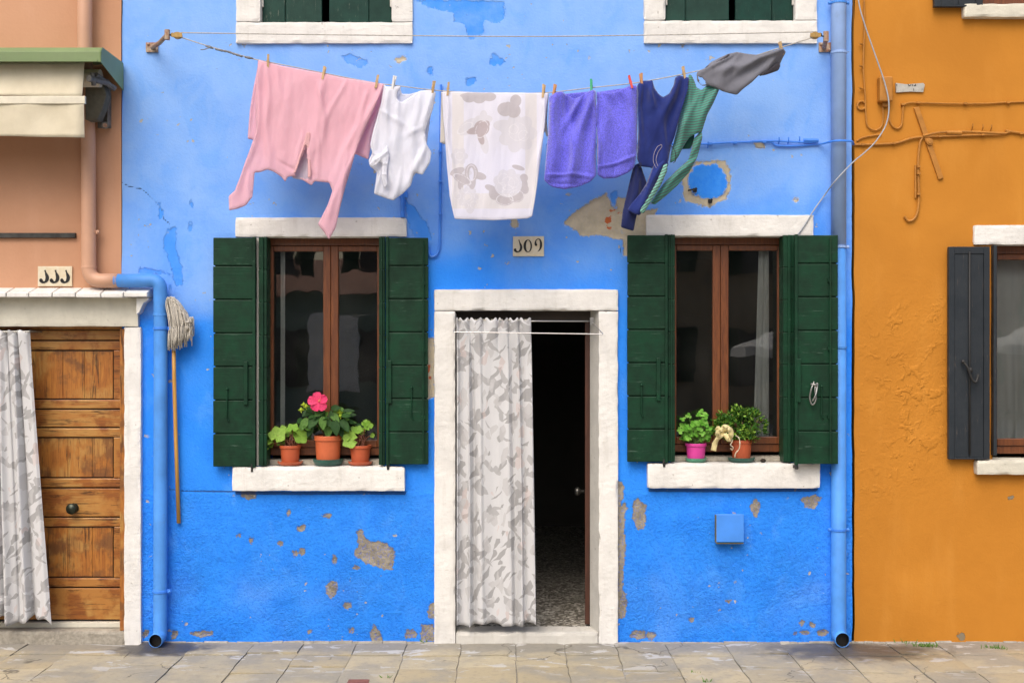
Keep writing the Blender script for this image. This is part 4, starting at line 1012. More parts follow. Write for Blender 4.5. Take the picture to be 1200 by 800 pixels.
def g_nine(ox, oy, s=.1):
    pts = [(690,262,10),(682,272,30),(674,250,22),(680,222,12),(703,203,9),(727,213,16),(738,250,26),(737,290,26),(725,325,16),(700,352,5)]
    return [smooth_pts([(X(ox+(a-707)*s), Z(oy+(b-280)*s), w*s/PPM) for a, b, w in pts])]
def tile(px0, q0, px1, q1, glyphs, label, y=-.012):
    t = thing('number_plate', (X((px0+px1)/2), y, Z(q1)), label, 'house number')
    mb = MB(); mb.rough_box(X(px0), X(px1), y-.004, .008, Z(q1), Z(q0), .012, .0006); mb.build('tile', M['ceramic'], t)
    for nm, st in glyphs:
        mb = MB()
        for p in st: stroke(mb, p, y-.0052)
        mb.build(nm, M['ink'], t)
tile(601, 277, 637.5, 300.5, [('digit', g_one(607.5, 288.5)), ('digit', g_zero(618.7, 288.5)), ('digit', g_nine(630.7, 288))], 'cream tile numbered 109 above the open doorway')
tile(45.5, 312, 85.5, 335.5, [('digit', g_one(53.5, 324, .1, 1.45)), ('digit', g_one(65.7, 324, .1, 1.45)), ('digit', g_one(78, 324, .1, 1.45))], 'cream tile numbered 111 above the wooden door', -.014)
# worn plate on the orange wall, upper halves of its figures painted over
t = thing('number_plate', (X(1066), -.012, Z(108)), 'worn grey plate half painted over on the orange wall', 'plaque')
mb = MB(); mb.prism([(X(a), Z(b)) for a, b in ((1049,98),(1062,99.5),(1081,98),(1083,100),(1081,108.5),(1066,108),(1049.5,109))], -.014, .006); mb.build('tile', simple('worn_grey_tile', (.46, .45, .41), .7, .15, 60, .4, .002, dirt=.4), t)
mb = MB()
for p in ([(1063,99,.6),(1064.5,101.5,1.1),(1066,101,.9),(1066,99.5,.5)], [(1068,99.3,.7),(1068.4,101.5,.8)], [(1070,101.5,.8),(1072,101,1.2),(1072,99,.6)], [(1069.8,104.5,.7),(1070,107,.7)], [(1050,99.5,.7),(1050.2,102,.5)]):
    stroke(mb, [(X(a), Z(b), w/PPM) for a, b, w in p], -.0142)
mb.build('digit', M['ink'], t)

# ------------------------------------------------------------------ awning on the salmon house
aw = thing('awning', (X(0), -.2, Z(110)), 'retracted cream awning under a green metal hood', 'awning')
D = .45; xr = X(147.5)-.01
top_b, top_f, bot_f, bot_b = Z(75), Z(74), Z(93)+.02, Z(107)
mb = MB(); xl = X(-520)
prof = [(-.012, top_b), (-D+.03, top_f), (-D, top_f-.03), (-D, bot_f-.01), (-D+.008, bot_f-.01), (-D+.008, top_f-.035), (-D+.035, top_f-.010), (-.012, top_b-.01)]
mb.xprism(prof, xl, xr-.006)
# end cap
mb.xprism([(-.012, top_b+.002), (-D+.03, top_f+.002), (-D-.002, top_f-.03), (-D-.002, bot_f-.012), (-.012, bot_b)], xr-.0055, xr)
mb.build('hood', M['awn_green'], aw, bevel=.003)
mb = MB(); mb.box(xl, X(120)*.955, -D-.006, -D-.0025, bot_f-.008, bot_f+.004); mb.build('hood_lip', M['awn_green'], aw)
fy = -D+.06
def awn_sheet(q0, q1, y0, y1, pxr, name, wav):
    mb = MB(); n = 60; m = 10; x0 = xl; x1 = P(pxr, q0, y0).x
    for j in range(m+1):
        v = j/m
        for i in range(n+1):
            u = i/n; y = y0+(y1-y0)*v+wav*math.sin(u*23+v)*v+wav*.6*math.sin(u*61+2*v); xx = x0+(x1-x0)*u
            z = P(0, q0, y0).z+(P(0, q1, y0).z-P(0, q0, y0).z)*v+(.006*math.sin(u*17) if j == m else 0)+ .02*(1-u)*v*0
            mb.v.append((xx, y, z))
    for j in range(m):
        for i in range(n): q = j*(n+1)+i; mb.f.append((q, q+n+1, q+n+2, q+1))
    mb.build(name, M['awn_cloth'], aw, smooth=True, solid=.003)
awn_sheet(73, 114, fy+.035, fy-.005, 99, 'canvas', .003)
awn_sheet(121, 160, fy-.005, fy+.01, 98.5, 'valance', .008)
mb = MB(); a_ = P(100.5, 113, fy); b2 = P(100.5, 123, fy); mb.box(xl, a_.x, fy-.013, fy+.010, b2.z+.004, a_.z); mb.build('front_bar', simple('cream_painted_bar', (.68, .64, .52), .5, .1, 20), aw, bevel=.004)
mb = MB(); c = P(105, 92, fy+.16); mb.tube([(xl, c.y, c.z), (P(118, 92, c.y).x, c.y, c.z)], .055, 16); mb.build('roller', M['awn_cloth'], aw)
mb = MB()
mb.prism([(P(a, b, -.18).x, P(a, b, -.18).z) for a, b in ((101,97),(122,100),(126,112),(121,128),(115,141),(101,141))], -.20, -.10)
mb.build('arm_housing', M['steel'] if 0 else simple('grey_cast_arm', (.13, .12, .09), .8, .2, 30, .4, .003, spec=.15, dirt=.5), aw, bevel=.006)
mb = MB(); mb.box(X(116), X(131), -.03, .0, Z(151), Z(98)); mb.box(X(129), X(131), -.07, -.031, Z(150), Z(100)); mb.build('wall_plate', M['grime'], aw, bevel=.003)
mb = MB(); mb.tube([P(123,147,-.09), P(123,147,-.02)], .022, 14); mb.build('pivot', M['grime'], aw)
mb = MB(); mb.tube([P(112,88,-.30), P(134,104,-.14)], .018, 10); mb.tube([P(104,92,-.36), P(126,97,-.2)], .02, 10)
mb.tube([P(108,86,-.32), P(110,100,-.32)], .015, 8); mb.build('folding_arm', M['grime'], aw)
mb = MB(); mb.tube([P(123,147,-.094), P(123,147,-.088)], .014, 12); mb.build('bolt', M['rust'], aw)
o = MB(); o.box(X(-300), X(90), -.03, -.004, Z(279), Z(273.3)); o = own(o.build('wall_rail', simple('grimy_dark_metal', (.07, .07, .065), .6, .4, 20, .3, .002, .3), bevel=.002), (X(-100), 0, Z(279)))
tag(o, 'dark metal rail fixed to the salmon wall below the awning', 'rail')

# ------------------------------------------------------------------ utility box, blue conduits, cables
t = thing('utility_box', (X(853), -.03, Z(634)), 'small square blue metal box on the wall under the right window', 'box')
mb = MB(); mb.box(X(838.5), X(869), -.062, .01, Z(634), Z(601.5)); mb.build('housing', M['blue_hi'], t, bevel=.005)
mb = MB(); mb.box(X(837.5), X(869.5), -.072, -.0625, Z(633), Z(600.5)); mb.build('cover', M['blue_hi'], t, bevel=.004)
mb = MB(); mb.box(X(838), X(869.3), -.069, -.012, Z(634.8), Z(634.1)); mb.box(X(837.2), X(838.2), -.069, -.012, Z(634), Z(602)); mb.build('rusty_edge', simple('stained_edge', (.20, .17, .06), .7, .2, 60), t)

def conduit(name, paths, mat, label, cat, clips=(), r=.006, base=None, extra=None):
    mb = MB()
    for p in paths: mb.tube(spline([Vector(q) for q in p], 6), r if len(paths[0][0]) == 3 else r, 7)
    for c in clips: mb.box(c[0]-.010, c[0]+.010, c[1]-.002-r*1.6, .004, c[2]-.006, c[2]+.006)
    if extra: extra(mb)
    b = base or paths[0][0]
    o = own(mb.build(name, mat, None, smooth=False), b); tag(o, label, cat); return o
def W3(l, y=-.014): return [(X(a), y, Z(b)) for a, b in l]
def nubs(mb):
    for a, b in ((912,165),(923,165),(936,164),(829,170)):
        mb.tube([(X(a), -.01, Z(b+4)), (X(a), -.03, Z(b)), (X(a), -.03, Z(b-3))], .004, 6)
    mb.tube([(X(941), -.02, Z(165)), (X(958), -.022, Z(165.5))], .013, 8)
conduit('wall_cable', [W3([(640,170),(700,169),(760,169),(820,169.5),(860,167.5),(900,167),(910,171),(930,171.5),(960,169.5)]) + [(X(973), -.11, Z(168.5)), (X(992), -.112, Z(169)), (X(999), -.02, Z(170))],
                       W3([(880,166.5),(905,166),(930,167),(955,167.5)], -.02)], M['blue_p'], 'blue painted cable running sideways behind the striped top to the corner pipe', 'cable',
        clips=[(X(a), -.014, Z(b)) for a, b in ((832,169),(861,168),(895,167))], r=.0065, extra=nubs)
conduit('conduit', [W3([(517,100),(516.5,150),(516,200),(516,240),(515.5,270),(515,288),(512,298),(506,301),(503,297),(503,290)])], M['blue_p'], 'long thin blue conduit ending in a hook beside the green shutter', 'conduit',
        clips=[(X(516), -.014, Z(b)) for b in (178, 213, 251)], r=.0085)
conduit('conduit', [W3([(472,180),(472,205),(472,226),(472,255)])], M['blue_p'], 'short blue conduit stub above the left window lintel', 'conduit', r=.014,
        extra=lambda mb: mb.box(X(468), X(478), -.02, .0, Z(232), Z(225)))
conduit('hanging_cable', [[(X(1001), -.03, Z(-60)), (X(1002), -.07, Z(0)), (X(1008), -.085, Z(30)), (X(1020), -.085, Z(65)), (X(1032), -.085, Z(100)), (X(1037), -.085, Z(125)), (X(1034), -.085, Z(148)), (X(1022), -.085, Z(168)), (X(1008), -.085, Z(182)), (X(994), -.12, Z(193)), (X(974), -.12, Z(214)), (X(966), -.03, Z(228)), (X(953), -.03, Z(246)), (X(943), -.03, Z(262)), (X(934), -.03, Z(275))]],
        M['cable_w'], 'loose pale cable looping down the orange wall and across the corner pipe', 'cable', r=.0042)
# orange wall cables
def on(mb):
    for a, b in ((1138,149),(1150,150),(1160,150)): mb.tube([(X(a), -.01, Z(b+4)), (X(a), -.03, Z(b)), (X(a), -.03, Z(b-3))], .004, 6)
    mb.tube([(X(1108), -.022, Z(156)), (X(1125), -.022, Z(156.5))], .012, 8)
conduit('wall_cable', [W3([(1001,170),(1030,169.5),(1050,168),(1066,163),(1080,161),(1110,160),(1150,158.5),(1170,158),(1182,155),(1178,154),(1210,157.5),(1300,158)], -.016), W3([(1080,160),(1100,156),(1128,155),(1175,157)], -.022)],
        M['orange_p'], 'thick orange cable run across the orange wall below the fuse box', 'cable', clips=[(X(a), -.016, Z(b)) for a, b in ((1010,170),(1046,168.6),(1100,160.5),(1150,158.7),(1195,157))], r=.008, extra=on)
conduit('wall_cable', [W3([(1041,134),(1042,142),(1046,149),(1052,151),(1056,146),(1057,135),(1058,125),(1063,121.5),(1075,121),(1110,122),(1150,122),(1200,120),(1300,121)])],
        M['orange_p'], 'thin orange cable running right from the fuse box', 'cable', clips=[(X(a), -.016, Z(b)) for a, b in ((1057,123),(1075,121),(1130,122),(1180,121))], r=.006)
conduit('wall_cable', [W3([(1012,-100),(1012,0),(1012,40),(1011,80),(1013,110),(1014,135),(1016,148),(1024,153),(1031,150),(1034,142),(1034,124)]), W3([(1003,166),(1010,162),(1024,159),(1032,158)])],
        M['orange_p'], 'orange cable dropping from the top left corner of the orange wall', 'cable', r=.0055,
        extra=lambda mb: [mb.tube([(X(a), -.01, Z(b)), (X(a-5), -.03, Z(b-.5))], .006, 6) for a, b in ((1011,53),(1011,79),(1011,105))] + [mb.tube([(X(1009)+.026*math.cos(t), -.012, Z(124)+.026*math.sin(t)) for t in np.linspace(0, 6.28, 16)], .007, 6)])
conduit('conduit', [W3([(1080,162),(1077,170),(1075,195),(1076,225),(1075,245),(1071,256),(1064,259),(1059,254)])], M['orange_p'], 'orange hooked conduit hanging below the cable run', 'conduit', r=.008,
        clips=[(X(1075), -.02, Z(b)) for b in (196, 204, 228)], extra=lambda mb: mb.tube([(X(1072), -.015, Z(194)), (X(1072), -.015, Z(232))], .006, 6))
t = thing('fuse_box', (X(1036), -.02, Z(123)), 'small orange painted fuse box on the orange wall under the pale cable', 'fuse box')
mb = MB(); mb.box(X(1027.5), X(1043), -.065, .004, Z(121), Z(92)); mb.build('housing', M['orange_p'], t, bevel=.008)
mb = MB(); mb.box(X(1033), X(1040), -.03, .0, Z(126), Z(121.2)); mb.build('cable_gland', M['orange_p'], t, bevel=.003)
mb = MB(); mb.prism([(X(a), Z(b)) for a, b in ((1070,127),(1076,125.5),(1105,209),(1099,211))], -.018, .004)
tag(own(mb.build('wooden_batten', M['orange_p'], bevel=.003), (X(1088), 0, Z(211))), 'slanting orange painted batten on the orange wall', 'batten')
mb = MB(); mb.tube([(X(1088), -.03, Z(167)), (X(1088), .0, Z(167))], .022, 14); mb.tube([(X(1088), -.034, Z(167)), (X(1088), -.0301, Z(167))], .014, 12)
tag(own(mb.build('wall_anchor', M['orange_p'], bevel=.002), (X(1088), 0, Z(167))), 'round orange painted bolt beside the slanting batten', 'bolt')
# black anchors in the round hole
for (a, b, lab) in ((814, 223, 'black iron stub at the left of the round bare patch'), (832, 236, 'black iron stub at the bottom of the round bare patch')):
    mb = MB(); mb.box(X(a)-.012, X(a)+.012, -.02, .012, Z(b)-.012, Z(b)+.012); mb.tube([(X(a)-.01, -.02, Z(b)-.005), (X(a)+.01, -.03, Z(b)+.01)], .008, 6)
    if a < 820: mb.tube([(X(a)-.045, -.015, Z(b)-.004), (X(a), -.02, Z(b)+.004)], .006, 6)
    tag(own(mb.build('iron_stub', M['black'], bevel=.002), (X(a), 0, Z(b))), lab, 'iron stub')

# ------------------------------------------------------------------ mop
t = thing('mop', (X(208), -.04, Z(612)), 'string mop hung head up on the blue wall beside the downpipe', 'mop')
mb = MB(); mb.tube([(X(206), -.05, Z(400)), (X(206.5), -.05, Z(440)), (X(208), -.035, Z(520)), (X(210.5), -.022, Z(612))], .0125, 12); mb.build('handle', M['mop_stick'], t, smooth=True)
mb = MB(); rr = random.Random(8)
for k in range(230):
    u = rr.random(); dep = rr.uniform(-.05, .03)
    x0 = 200+rr.uniform(-2, 6); xt = 201+u*23+rr.uniform(-1, 1); xe = 204+u*26+rr.uniform(-1.5, 1.5)+(-4 if u < .3 else 0)*0
    ye = 412-u*28*(rr.random()**.8)-rr.uniform(0, 7)-(u > .75)*6; yt = 348+5*(u-.35)**2*8+rr.uniform(-1, 1.5)
    yy = -.075+dep*(.6+.6*rr.random())
    pts = [(X(x0), -.05, Z(366)), (X(x0-1+u*6), yy*.9, Z(356)), (X((x0+xt)/2), yy, Z(yt+1)), (X(xt), yy, Z(yt+5+u*4)), (X(xt+2.5), yy-.005, Z(yt+17)), (X((xt+xe)/2+3), yy+rr.uniform(-.006, .006), Z((yt+ye)/2+6)), (X(xe+rr.uniform(-1, 1)), yy+rr.uniform(-.008, .008), Z((yt+2*ye)/3)), (X(xe+rr.uniform(-1.5, 1.5)), yy, Z(ye))]
    pts = spline(pts, 3); mb.tube(pts, .0033, 5)
mb.build('mop_head', M['mop'], t, smooth=True)

# ------------------------------------------------------------------ washing line
YL = -.36
LINE = [(203,41),(240,53),(272,62),(300,70),(341,78),(380,86),(437,97),(461,100),(510,106),(560,109),(600,110),(637,109),(660,107),(693,103),(740,98),(770,93),(801,87),(840,78),(880,67),(915,56),(940,48),(957,43)]
def linez(px):
    for (a, b), (c, d_) in zip(LINE, LINE[1:]):
        if a <= px <= c: return b+(d_-b)*(px-a)/(c-a)
    return 60
t = thing('washing_line', P(180, 55, 0), 'double washing line strung between two rusty wall brackets with pulleys', 'washing line')
mb = MB(); mb.tube(spline([P(a, b, YL) for a, b in LINE], 4), .0032, 6); mb.build('lower_rope', M['rope'], t, smooth=True)
mb = MB(); mb.tube(spline([P(a, b, YL) for a, b in ((205,38.5),(350,40.5),(600,43),(750,41.5),(860,39.5),(957,37.5))], 5), .0032, 6); mb.build('upper_rope', M['rope'], t, smooth=True)
mb = MB(); pts = [P(a, b, YL-.002) for a, b in ((252,57.5),(260,59.5),(268,61),(276,64),(284,66.5))]; mb.tube(spline(pts, 4), [.004+.004*abs(math.sin(i*1.3)) for i in range(17)], 8)
mb.tube([P(241,54,YL), P(246,55.5,YL), P(250,57,YL)], [.006, .009, .005], 7); mb.tube([P(287,67,YL), P(292,68,YL), P(297,69,YL)], [.006, .009, .004], 7)
mb.tube(spline([P(246,56,YL-.01), P(240,58,YL-.012), P(235,58.5,YL-.012)]), .003, 6); mb.build('knotted_cord', M['cord'], t, smooth=True)
for s, (bx, by, tx, ty, qx, qy) in enumerate(((178, 56, 196, 41, 208, 42), (962, 56, 968, 43, 955, 42))):
    mb = MB(); base = Vector((X(bx)+(.0 if s == 0 else .02), 0, Z(by))); tip = P(tx, ty, YL+.02)
    mb.tube([base, base.lerp(tip, .5)+Vector((0, 0, -.01)), tip], .014, 8); mb.box(base.x-.035, base.x+.04, -.012, .004, base.z-.03, base.z+.03)
    mb.ball(base+Vector((.03, -.014, -.018)), .010); mb.ball(base+Vector((-.02, -.014, .018)), .010); mb.tube([tip+Vector((0, 0, -.03)), tip+Vector((0, 0, .03))], .017, 8)
    mb.build('wall_bracket', M['rust'], t)
    mb = MB(); c = P(qx, qy, YL); mb.lathe([(0, -.014), (.028, -.014), (.022, 0), (.028, .014), (0, .014)], (0, 0, 0), 16); mb.v = [tuple(c+Vector((p[0], p[2], p[1]*.7))) for p in mb.v]
    mb.box(c.x-.032, c.x+.032, c.y-.019, c.y-.0145, c.z-.012, c.z+.012)
    mb.build('pulley', M['brass'], t, smooth=False)
    mb = MB(); mb.tube([c+Vector((-.03 if s == 0 else .03, 0, .006)), tip.lerp(c, .3), tip], .004, 6); mb.ball(c+Vector((-.03 if s == 0 else .03, 0, .004)), .014); mb.build('hook', M['black'], t)

# clothes: outline in the facade plane, cut into a fine triangle mesh, creased and thickened
def resample(poly, s):
    out = []
    for i in range(len(poly)):
        a = Vector(poly[i]); b = Vector(poly[(i+1) % len(poly)]); n = max(1, int((b-a).length/s))
        out += [a.lerp(b, k/n) for k in range(n)]
    return out
def round_poly(poly, it=2):
    for _ in range(it):
        out = []
        for i in range(len(poly)):
            a = Vector(poly[i]); b = Vector(poly[(i+1) % len(poly)]); q_ = min(.2, 1.1/max((b-a).length, .01)); out += [a.lerp(b, q_), a.lerp(b, 1-q_)]
        poly = out
    return poly
def cloth(name, poly, mat, y=YL, folds=(), parent=None, hole=None, sp=1.7, thick=.0018, wave=(.005, .05), attrs=None, smoothit=1, seed=0, bulge=.004, lean=0.0, crease=.004, gain=1.0):
    poly = round_poly([Vector(p) for p in poly], smoothit); bd = resample(poly, sp)
    if sum(bd[i-1].x*bd[i].y-bd[i].x*bd[i-1].y for i in range(len(bd))) < 0: bd = bd[::-1]
    xs = [p.x for p in bd]; ys = [p.y for p in bd]; rr = random.Random(seed)
    gx, gy = np.meshgrid(np.arange(min(xs), max(xs), sp), np.arange(min(ys), max(ys), sp)); gx = gx.ravel(); gy = gy.ravel()
    gx = gx+np.array([rr.uniform(-.3, .3) for _ in gx])*sp; gy = gy+np.array([rr.uniform(-.3, .3) for _ in gy])*sp
    dd = sdf(gx, gy, [(p.x, p.y) for p in bd]); keep = dd > sp*.55
    pts = [Vector(p) for p in bd]+[Vector((a, b)) for a, b in zip(gx[keep], gy[keep])]
    n = len(bd)
    vo, _, fo, _, _, _ = delaunay_2d_cdt(pts, [(i, (i+1) % n) for i in range(n)], [list(range(n))], 1, 1e-4)
    px = np.array([v.x for v in vo]); py = np.array([v.y for v in vo])
    if hole is not None:
        hs = [(Vector(a).x, Vector(a).y) for a in hole]
        cx = np.array([sum(vo[i].x for i in f)/len(f) for f in fo]); cy = np.array([sum(vo[i].y for i in f)/len(f) for f in fo])
        k = sdf(cx, cy, hs) < 0; fo = [f for f, q in zip(fo, k) if q]
    D_ = np.maximum(sdf(px, py, [(p.x, p.y) for p in bd]), 0)
    yy = np.zeros_like(px)
    for (x0, y0, x1, y1, w, a) in folds:
        L = math.hypot(x1-x0, y1-y0); tx, ty = (x1-x0)/L, (y1-y0)/L
        t = (px-x0)*tx+(py-y0)*ty; dn = (px-x0)*-ty+(py-y0)*tx + 1.8*np.sin(t/13.0+x0)
        wt = w*(.55+.75*np.clip(t/L, 0, 1))
        env = 1/(1+np.exp(-t/5))*1/(1+np.exp((t-L)/6))
        yy -= gain*a*np.exp(-(dn/wt)**2)*env
    yy += (fbm(px/18+seed, py/40+3, 1.0, 5+seed, 3)-.5)*wave[0]*2*2
    cr = fbm(px/7.5+seed*3+py/60, py/42+px/90, 1.0, 60+seed, 3); yy -= crease*(1-np.abs(cr-.5)*5).clip(0, 1)*np.clip(D_/4, 0, 1)
    yy += bulge*np.exp(-D_/1.3)
    top = np.array([linez(a) for a in px]); hang_ = np.clip((py-top)/PPM, 0, 2); yy += lean*hang_
    yfin = y+yy*1.0
    s = (DIST+y)/DIST
    mb = MB(); mb.v = [(X(a)*s, c, CZ+(400-b)/PPM*s) for a, b, c in zip(px, py, yfin)]
    mb.f = []
    for f in fo:
        a, b, c = [Vector((vo[i].x, vo[i].y)) for i in f[:3]]
        mb.f.append(tuple(f) if (b-a).cross(c-a) < 0 else tuple(f[::-1]))
    at = {k: fn(px, py) for k, fn in attrs.items()} if attrs else {}
    at['edge'] = D_/PPM
    return mb.build(name, mat, parent, smooth=True, solid=thick, attrs=at)
def z5(l): return [(240+a*.3, 50+b*.3) for a, b in l]
def z6(l): return [(500+a*.3, 50+b*.3) for a, b in l]
def z7(l): return [(700+a*.3125, 30+b*.3125) for a, b in l]
def f5(l): return [(240+a*.3, 50+b*.3, 240+c*.3, 50+d_*.3, w*.3, am) for a, b, c, d_, w, am in l]
def f6(l): return [(500+a*.3, 50+b*.3, 500+c*.3, 50+d_*.3, w*.3, am) for a, b, c, d_, w, am in l]
def f7(l): return [(700+a*.3125, 30+b*.3125, 700+c*.3125, 30+d_*.3125, w*.3125, am) for a, b, c, d_, w, am in l]

t = thing('pyjama_top', P(350, 150, YL), 'long-sleeved pink top pegged by its hem at the left end of the line', 'shirt')
cloth('body', z5([(208,68),(300,90),(460,120),(560,140),(700,162),(668,250),(632,330),(602,400),(580,470),(552,560),(532,640),(520,690),(514,722),(487,770),(468,742),(443,710),(457,684),(482,635),(500,580),(487,548),(430,543),(418,560),(380,535),(350,522),(325,525),(315,545),(300,525),(270,505),(245,497),(215,508),(196,508),(192,560),(188,605),(165,635),(130,650),(97,657),(95,600),(120,580),(140,530),(160,470),(185,400),(203,350),(200,280),(202,200)]),
      M['pink'], YL-.012, f5([(215,90,205,350,16,.022),(245,95,250,500,12,.018),(275,100,330,300,14,.012),(470,150,400,500,20,.020),(450,140,470,420,9,.014),(690,180,560,480,22,.028),(640,200,500,560,14,.018),(560,440,480,720,14,.022),(590,420,520,640,7,.016),
          (205,340,120,600,16,.024),(175,520,175,620,10,.02),(330,140,300,480,22,.012),(380,350,360,520,9,.012),(440,380,450,540,10,.014),(300,470,420,520,9,-.010),(545,150,430,420,12,.012)]), t, hole=z5([(400,405),(352,512),(358,528),(412,535),(406,470)]), seed=1, gain=0.75, crease=.0022, lean=-.02)
cloth('back_panel', z5([(210,69),(190,180),(178,260),(166,375),(190,380),(240,440),(420,530),(560,440),(590,436),(640,458),(652,385),(690,250),(702,165),(560,142),(460,122),(300,92)]), M['pink_thin'] if 0 else M['pink'], YL+.035,
      f5([(190,150,175,360,8,.014),(690,200,630,430,12,.016)]), t, seed=2)
cloth('placket', z5([(398,350),(412,350),(412,400),(416,525),(404,530),(402,410),(392,400),(356,512),(347,508),(385,400)]), mat_cloth('pink_trim', (.78, .46, .49), None, .2), YL-.032, (), t, seed=3, sp=1.2, bulge=.002, wave=(.001, .05), lean=-.02)
cloth('lining', z5([(395,400),(340,528),(415,545),(420,420)]), M['pink_thin'], YL+.012, (), t, seed=4, bulge=0)

t = thing('vest', P(470, 160, YL), 'white sleeveless vest with lace edges hanging beside the pink top', 'vest')
cloth('body', z5([(700,162),(712,175),(735,172),(762,170),(766,176),(752,195),(752,222),(768,234),(798,214),(840,188),(876,185),(903,193),(892,260),(870,325),(860,355),(868,400),(886,430),(880,470),(852,518),(820,510),(806,560),(775,590),(738,618),(700,606),(662,592),(668,545),(672,505),(645,484),(640,460),(655,430),(646,400),(660,340),(688,240)]),
      M['white_cl'], YL-.01, f5([(720,190,700,440,16,.024),(750,240,745,560,22,.020),(835,200,800,500,20,.022),(880,200,855,340,10,.020),(700,400,740,600,12,.018),(860,400,800,560,16,.022),(660,420,700,470,8,.016),(690,470,670,580,8,.018),(770,500,740,600,9,.014),(705,270,780,330,10,.012),(840,330,790,360,10,.012),(865,350,850,500,8,.014)]), t, seed=5, gain=0.85, wave=(.006, .05), lean=-.02)
cloth('lace_edge', z5([(712,400),(722,440),(712,500),(715,560),(700,570),(690,530),(695,470),(680,470),(655,490),(642,478),(660,445),(690,430)]), M['white_cl'], YL-.045,
      f5([(655,470,710,420,4,.012),(690,480,715,480,4,.012),(695,520,715,520,4,.012),(668,490,700,450,4,.012)]), t, seed=6, sp=1.2, wave=(.008, .02), lean=-.02)
cloth('back_panel', z5([(762,172),(700,170),(690,260),(670,420),(690,560),(740,600),(800,540),(860,470),(866,400),(880,300),(900,200),(876,188),(840,190),(800,200),(770,200)]), M['white_cl'], YL+.03, (), t, seed=7)

# printed towel: flower attributes
def circ(x, y, cx, cy, r, ry=None, a=0):
    ry = ry or r; c, s = math.cos(a), math.sin(a); dx, dy = x-cx, y-cy; u, v = dx*c+dy*s, -dx*s+dy*c
    return (1-np.sqrt((u/r)**2+(v/ry)**2))*min(r, ry)/PPM
def flower(x, y, cx, cy, r, n, pr, ph=0):
    d = circ(x, y, cx, cy, r*.55)
    for k in range(n):
        a = ph+2*math.pi*k/n; d = np.maximum(d, circ(x, y, cx+r*.62*math.cos(a), cy+r*.62*math.sin(a), pr, pr*.8, a))
    return d
def Z6(a, b): return (500+a*.3, 50+b*.3)
def u6(fn, *shapes):
    def f(x, y):
        d = np.full(x.shape, -.05)
        for s in shapes:
            k, cx, cy = s[0], *Z6(s[1], s[2])
            if k == 'c': d = np.maximum(d, circ(x, y, cx, cy, s[3]*.3, (s[4] if len(s) > 4 else s[3])*.3, s[5] if len(s) > 5 else 0))
            elif k == 'f': d = np.maximum(d, flower(x, y, cx, cy, s[3]*.3, s[4], s[5]*.3, s[6] if len(s) > 6 else 0))
            elif k == 'x': d = np.minimum(d, -circ(x, y, cx, cy, s[3]*.3, (s[4] if len(s) > 4 else s[3])*.3))
        return d
    return f
tgrey = u6(None, ('c',348,228,22,24),('c',306,262,30,27),('c',340,268,27,27),('f',325,255,18,3,14),('c',200,208,70,14),('c',165,215,26,20),('c',205,218,26,20),('c',245,212,26,18),
           ('c',140,535,42,18,.5),('c',120,505,30,14,-.4),('c',175,510,26,36),('c',135,548,12,28,.2),('c',178,545,14,30,0),('c',208,522,26,14,.3),
           ('c',358,490,26,9,.3),('c',375,560,20,30),('c',350,600,30,26),('c',305,612,36,26),('c',265,590,22,26),('c',250,570,24,12,.4),('c',380,530,16,16),('c',385,575,14,18),('x',318,555,54,50),('x',175,515,9,26))
tmauve = u6(None, ('c',215,335,30,30), ('c',190,345,34,14,-.2), ('c',235,320,12,14), ('c',212,375,12,26,-.3))
tpale = u6(None, ('f',222,300,28,4,18),('c',165,330,48,26,-.6),('c',225,395,16,42,-.2),('f',355,355,70,7,34),('c',300,325,40,22),('f',128,445,30,6,16),('f',318,552,54,8,26,.3),('f',150,510,22,5,13),('f',160,605,42,8,17),('x',160,605,12),('c',170,640,18,30))
def tline(x, y):
    d = np.full(x.shape, -.05)
    def ring(k, cx, cy, r, ry=None, a=0):
        nonlocal d
        cx, cy = Z6(cx, cy); v = np.abs(circ(x, y, cx, cy, r*.3, (ry or r)*.3, a)); d = np.maximum(d, .0022-v)
    for q in (('c',318,552,26),('c',300,535,22),('c',340,548,20),('c',318,580,22),('c',290,565,18),('c',175,510,18,30),('c',150,335,34,14,-.6),('c',140,535,36,14,.5),('c',160,605,16),('c',355,350,34),('c',340,340,18),('c',378,365,20),
              ('c',350,600,28,22),('c',305,614,32,20),('c',128,445,16),('c',215,340,22,34,.4),('c',120,600,14),('c',200,600,14),('c',150,640,14),('c',185,635,14),('c',150,572,14)): ring(*q)
    return d
def tcream(x, y):
    d = np.full(x.shape, -.05)
    for (a, b, c, e) in ((100,195,145,640),(385,195,430,640),(100,590,420,650)):
        p0 = Z6(a, b); p1 = Z6(c, e); d = np.maximum(d, np.minimum(np.minimum(x-p0[0], p1[0]-x), np.minimum(y-p0[1], p1[1]-y))/PPM)
    return d
t = thing('tea_towel', P(578, 180, YL), 'white towel printed with grey flowers at the middle of the line', 'towel')
cloth('cloth', z6([(60,191),(200,194),(475,197),(470,250),(463,310),(450,420),(438,510),(425,600),(412,680),(395,688),(260,695),(110,690),(100,650),(90,600),(78,470),(72,380),(65,300)]), M['tea'], YL-.01,
      f6([(75,210,110,680,12,.014),(465,210,418,680,12,.016),(150,220,160,660,30,.008),(260,220,250,660,40,.008),(380,220,370,660,30,.010)]), t, seed=8, smoothit=1, sp=.95, lean=-.02, crease=.0012,
      attrs=dict(line=tline, grey=tgrey, mauve=tmauve, pale=tpale, cream=tcream), wave=(.003, .05))
cloth('back_fold', z6([(56,193),(54,300),(52,390),(66,396),(200,420),(440,400),(462,345),(468,366),(474,366),(472,340),(470,300),(477,199)]), M['tea_back'], YL+.03, (), t, seed=9, smoothit=0)

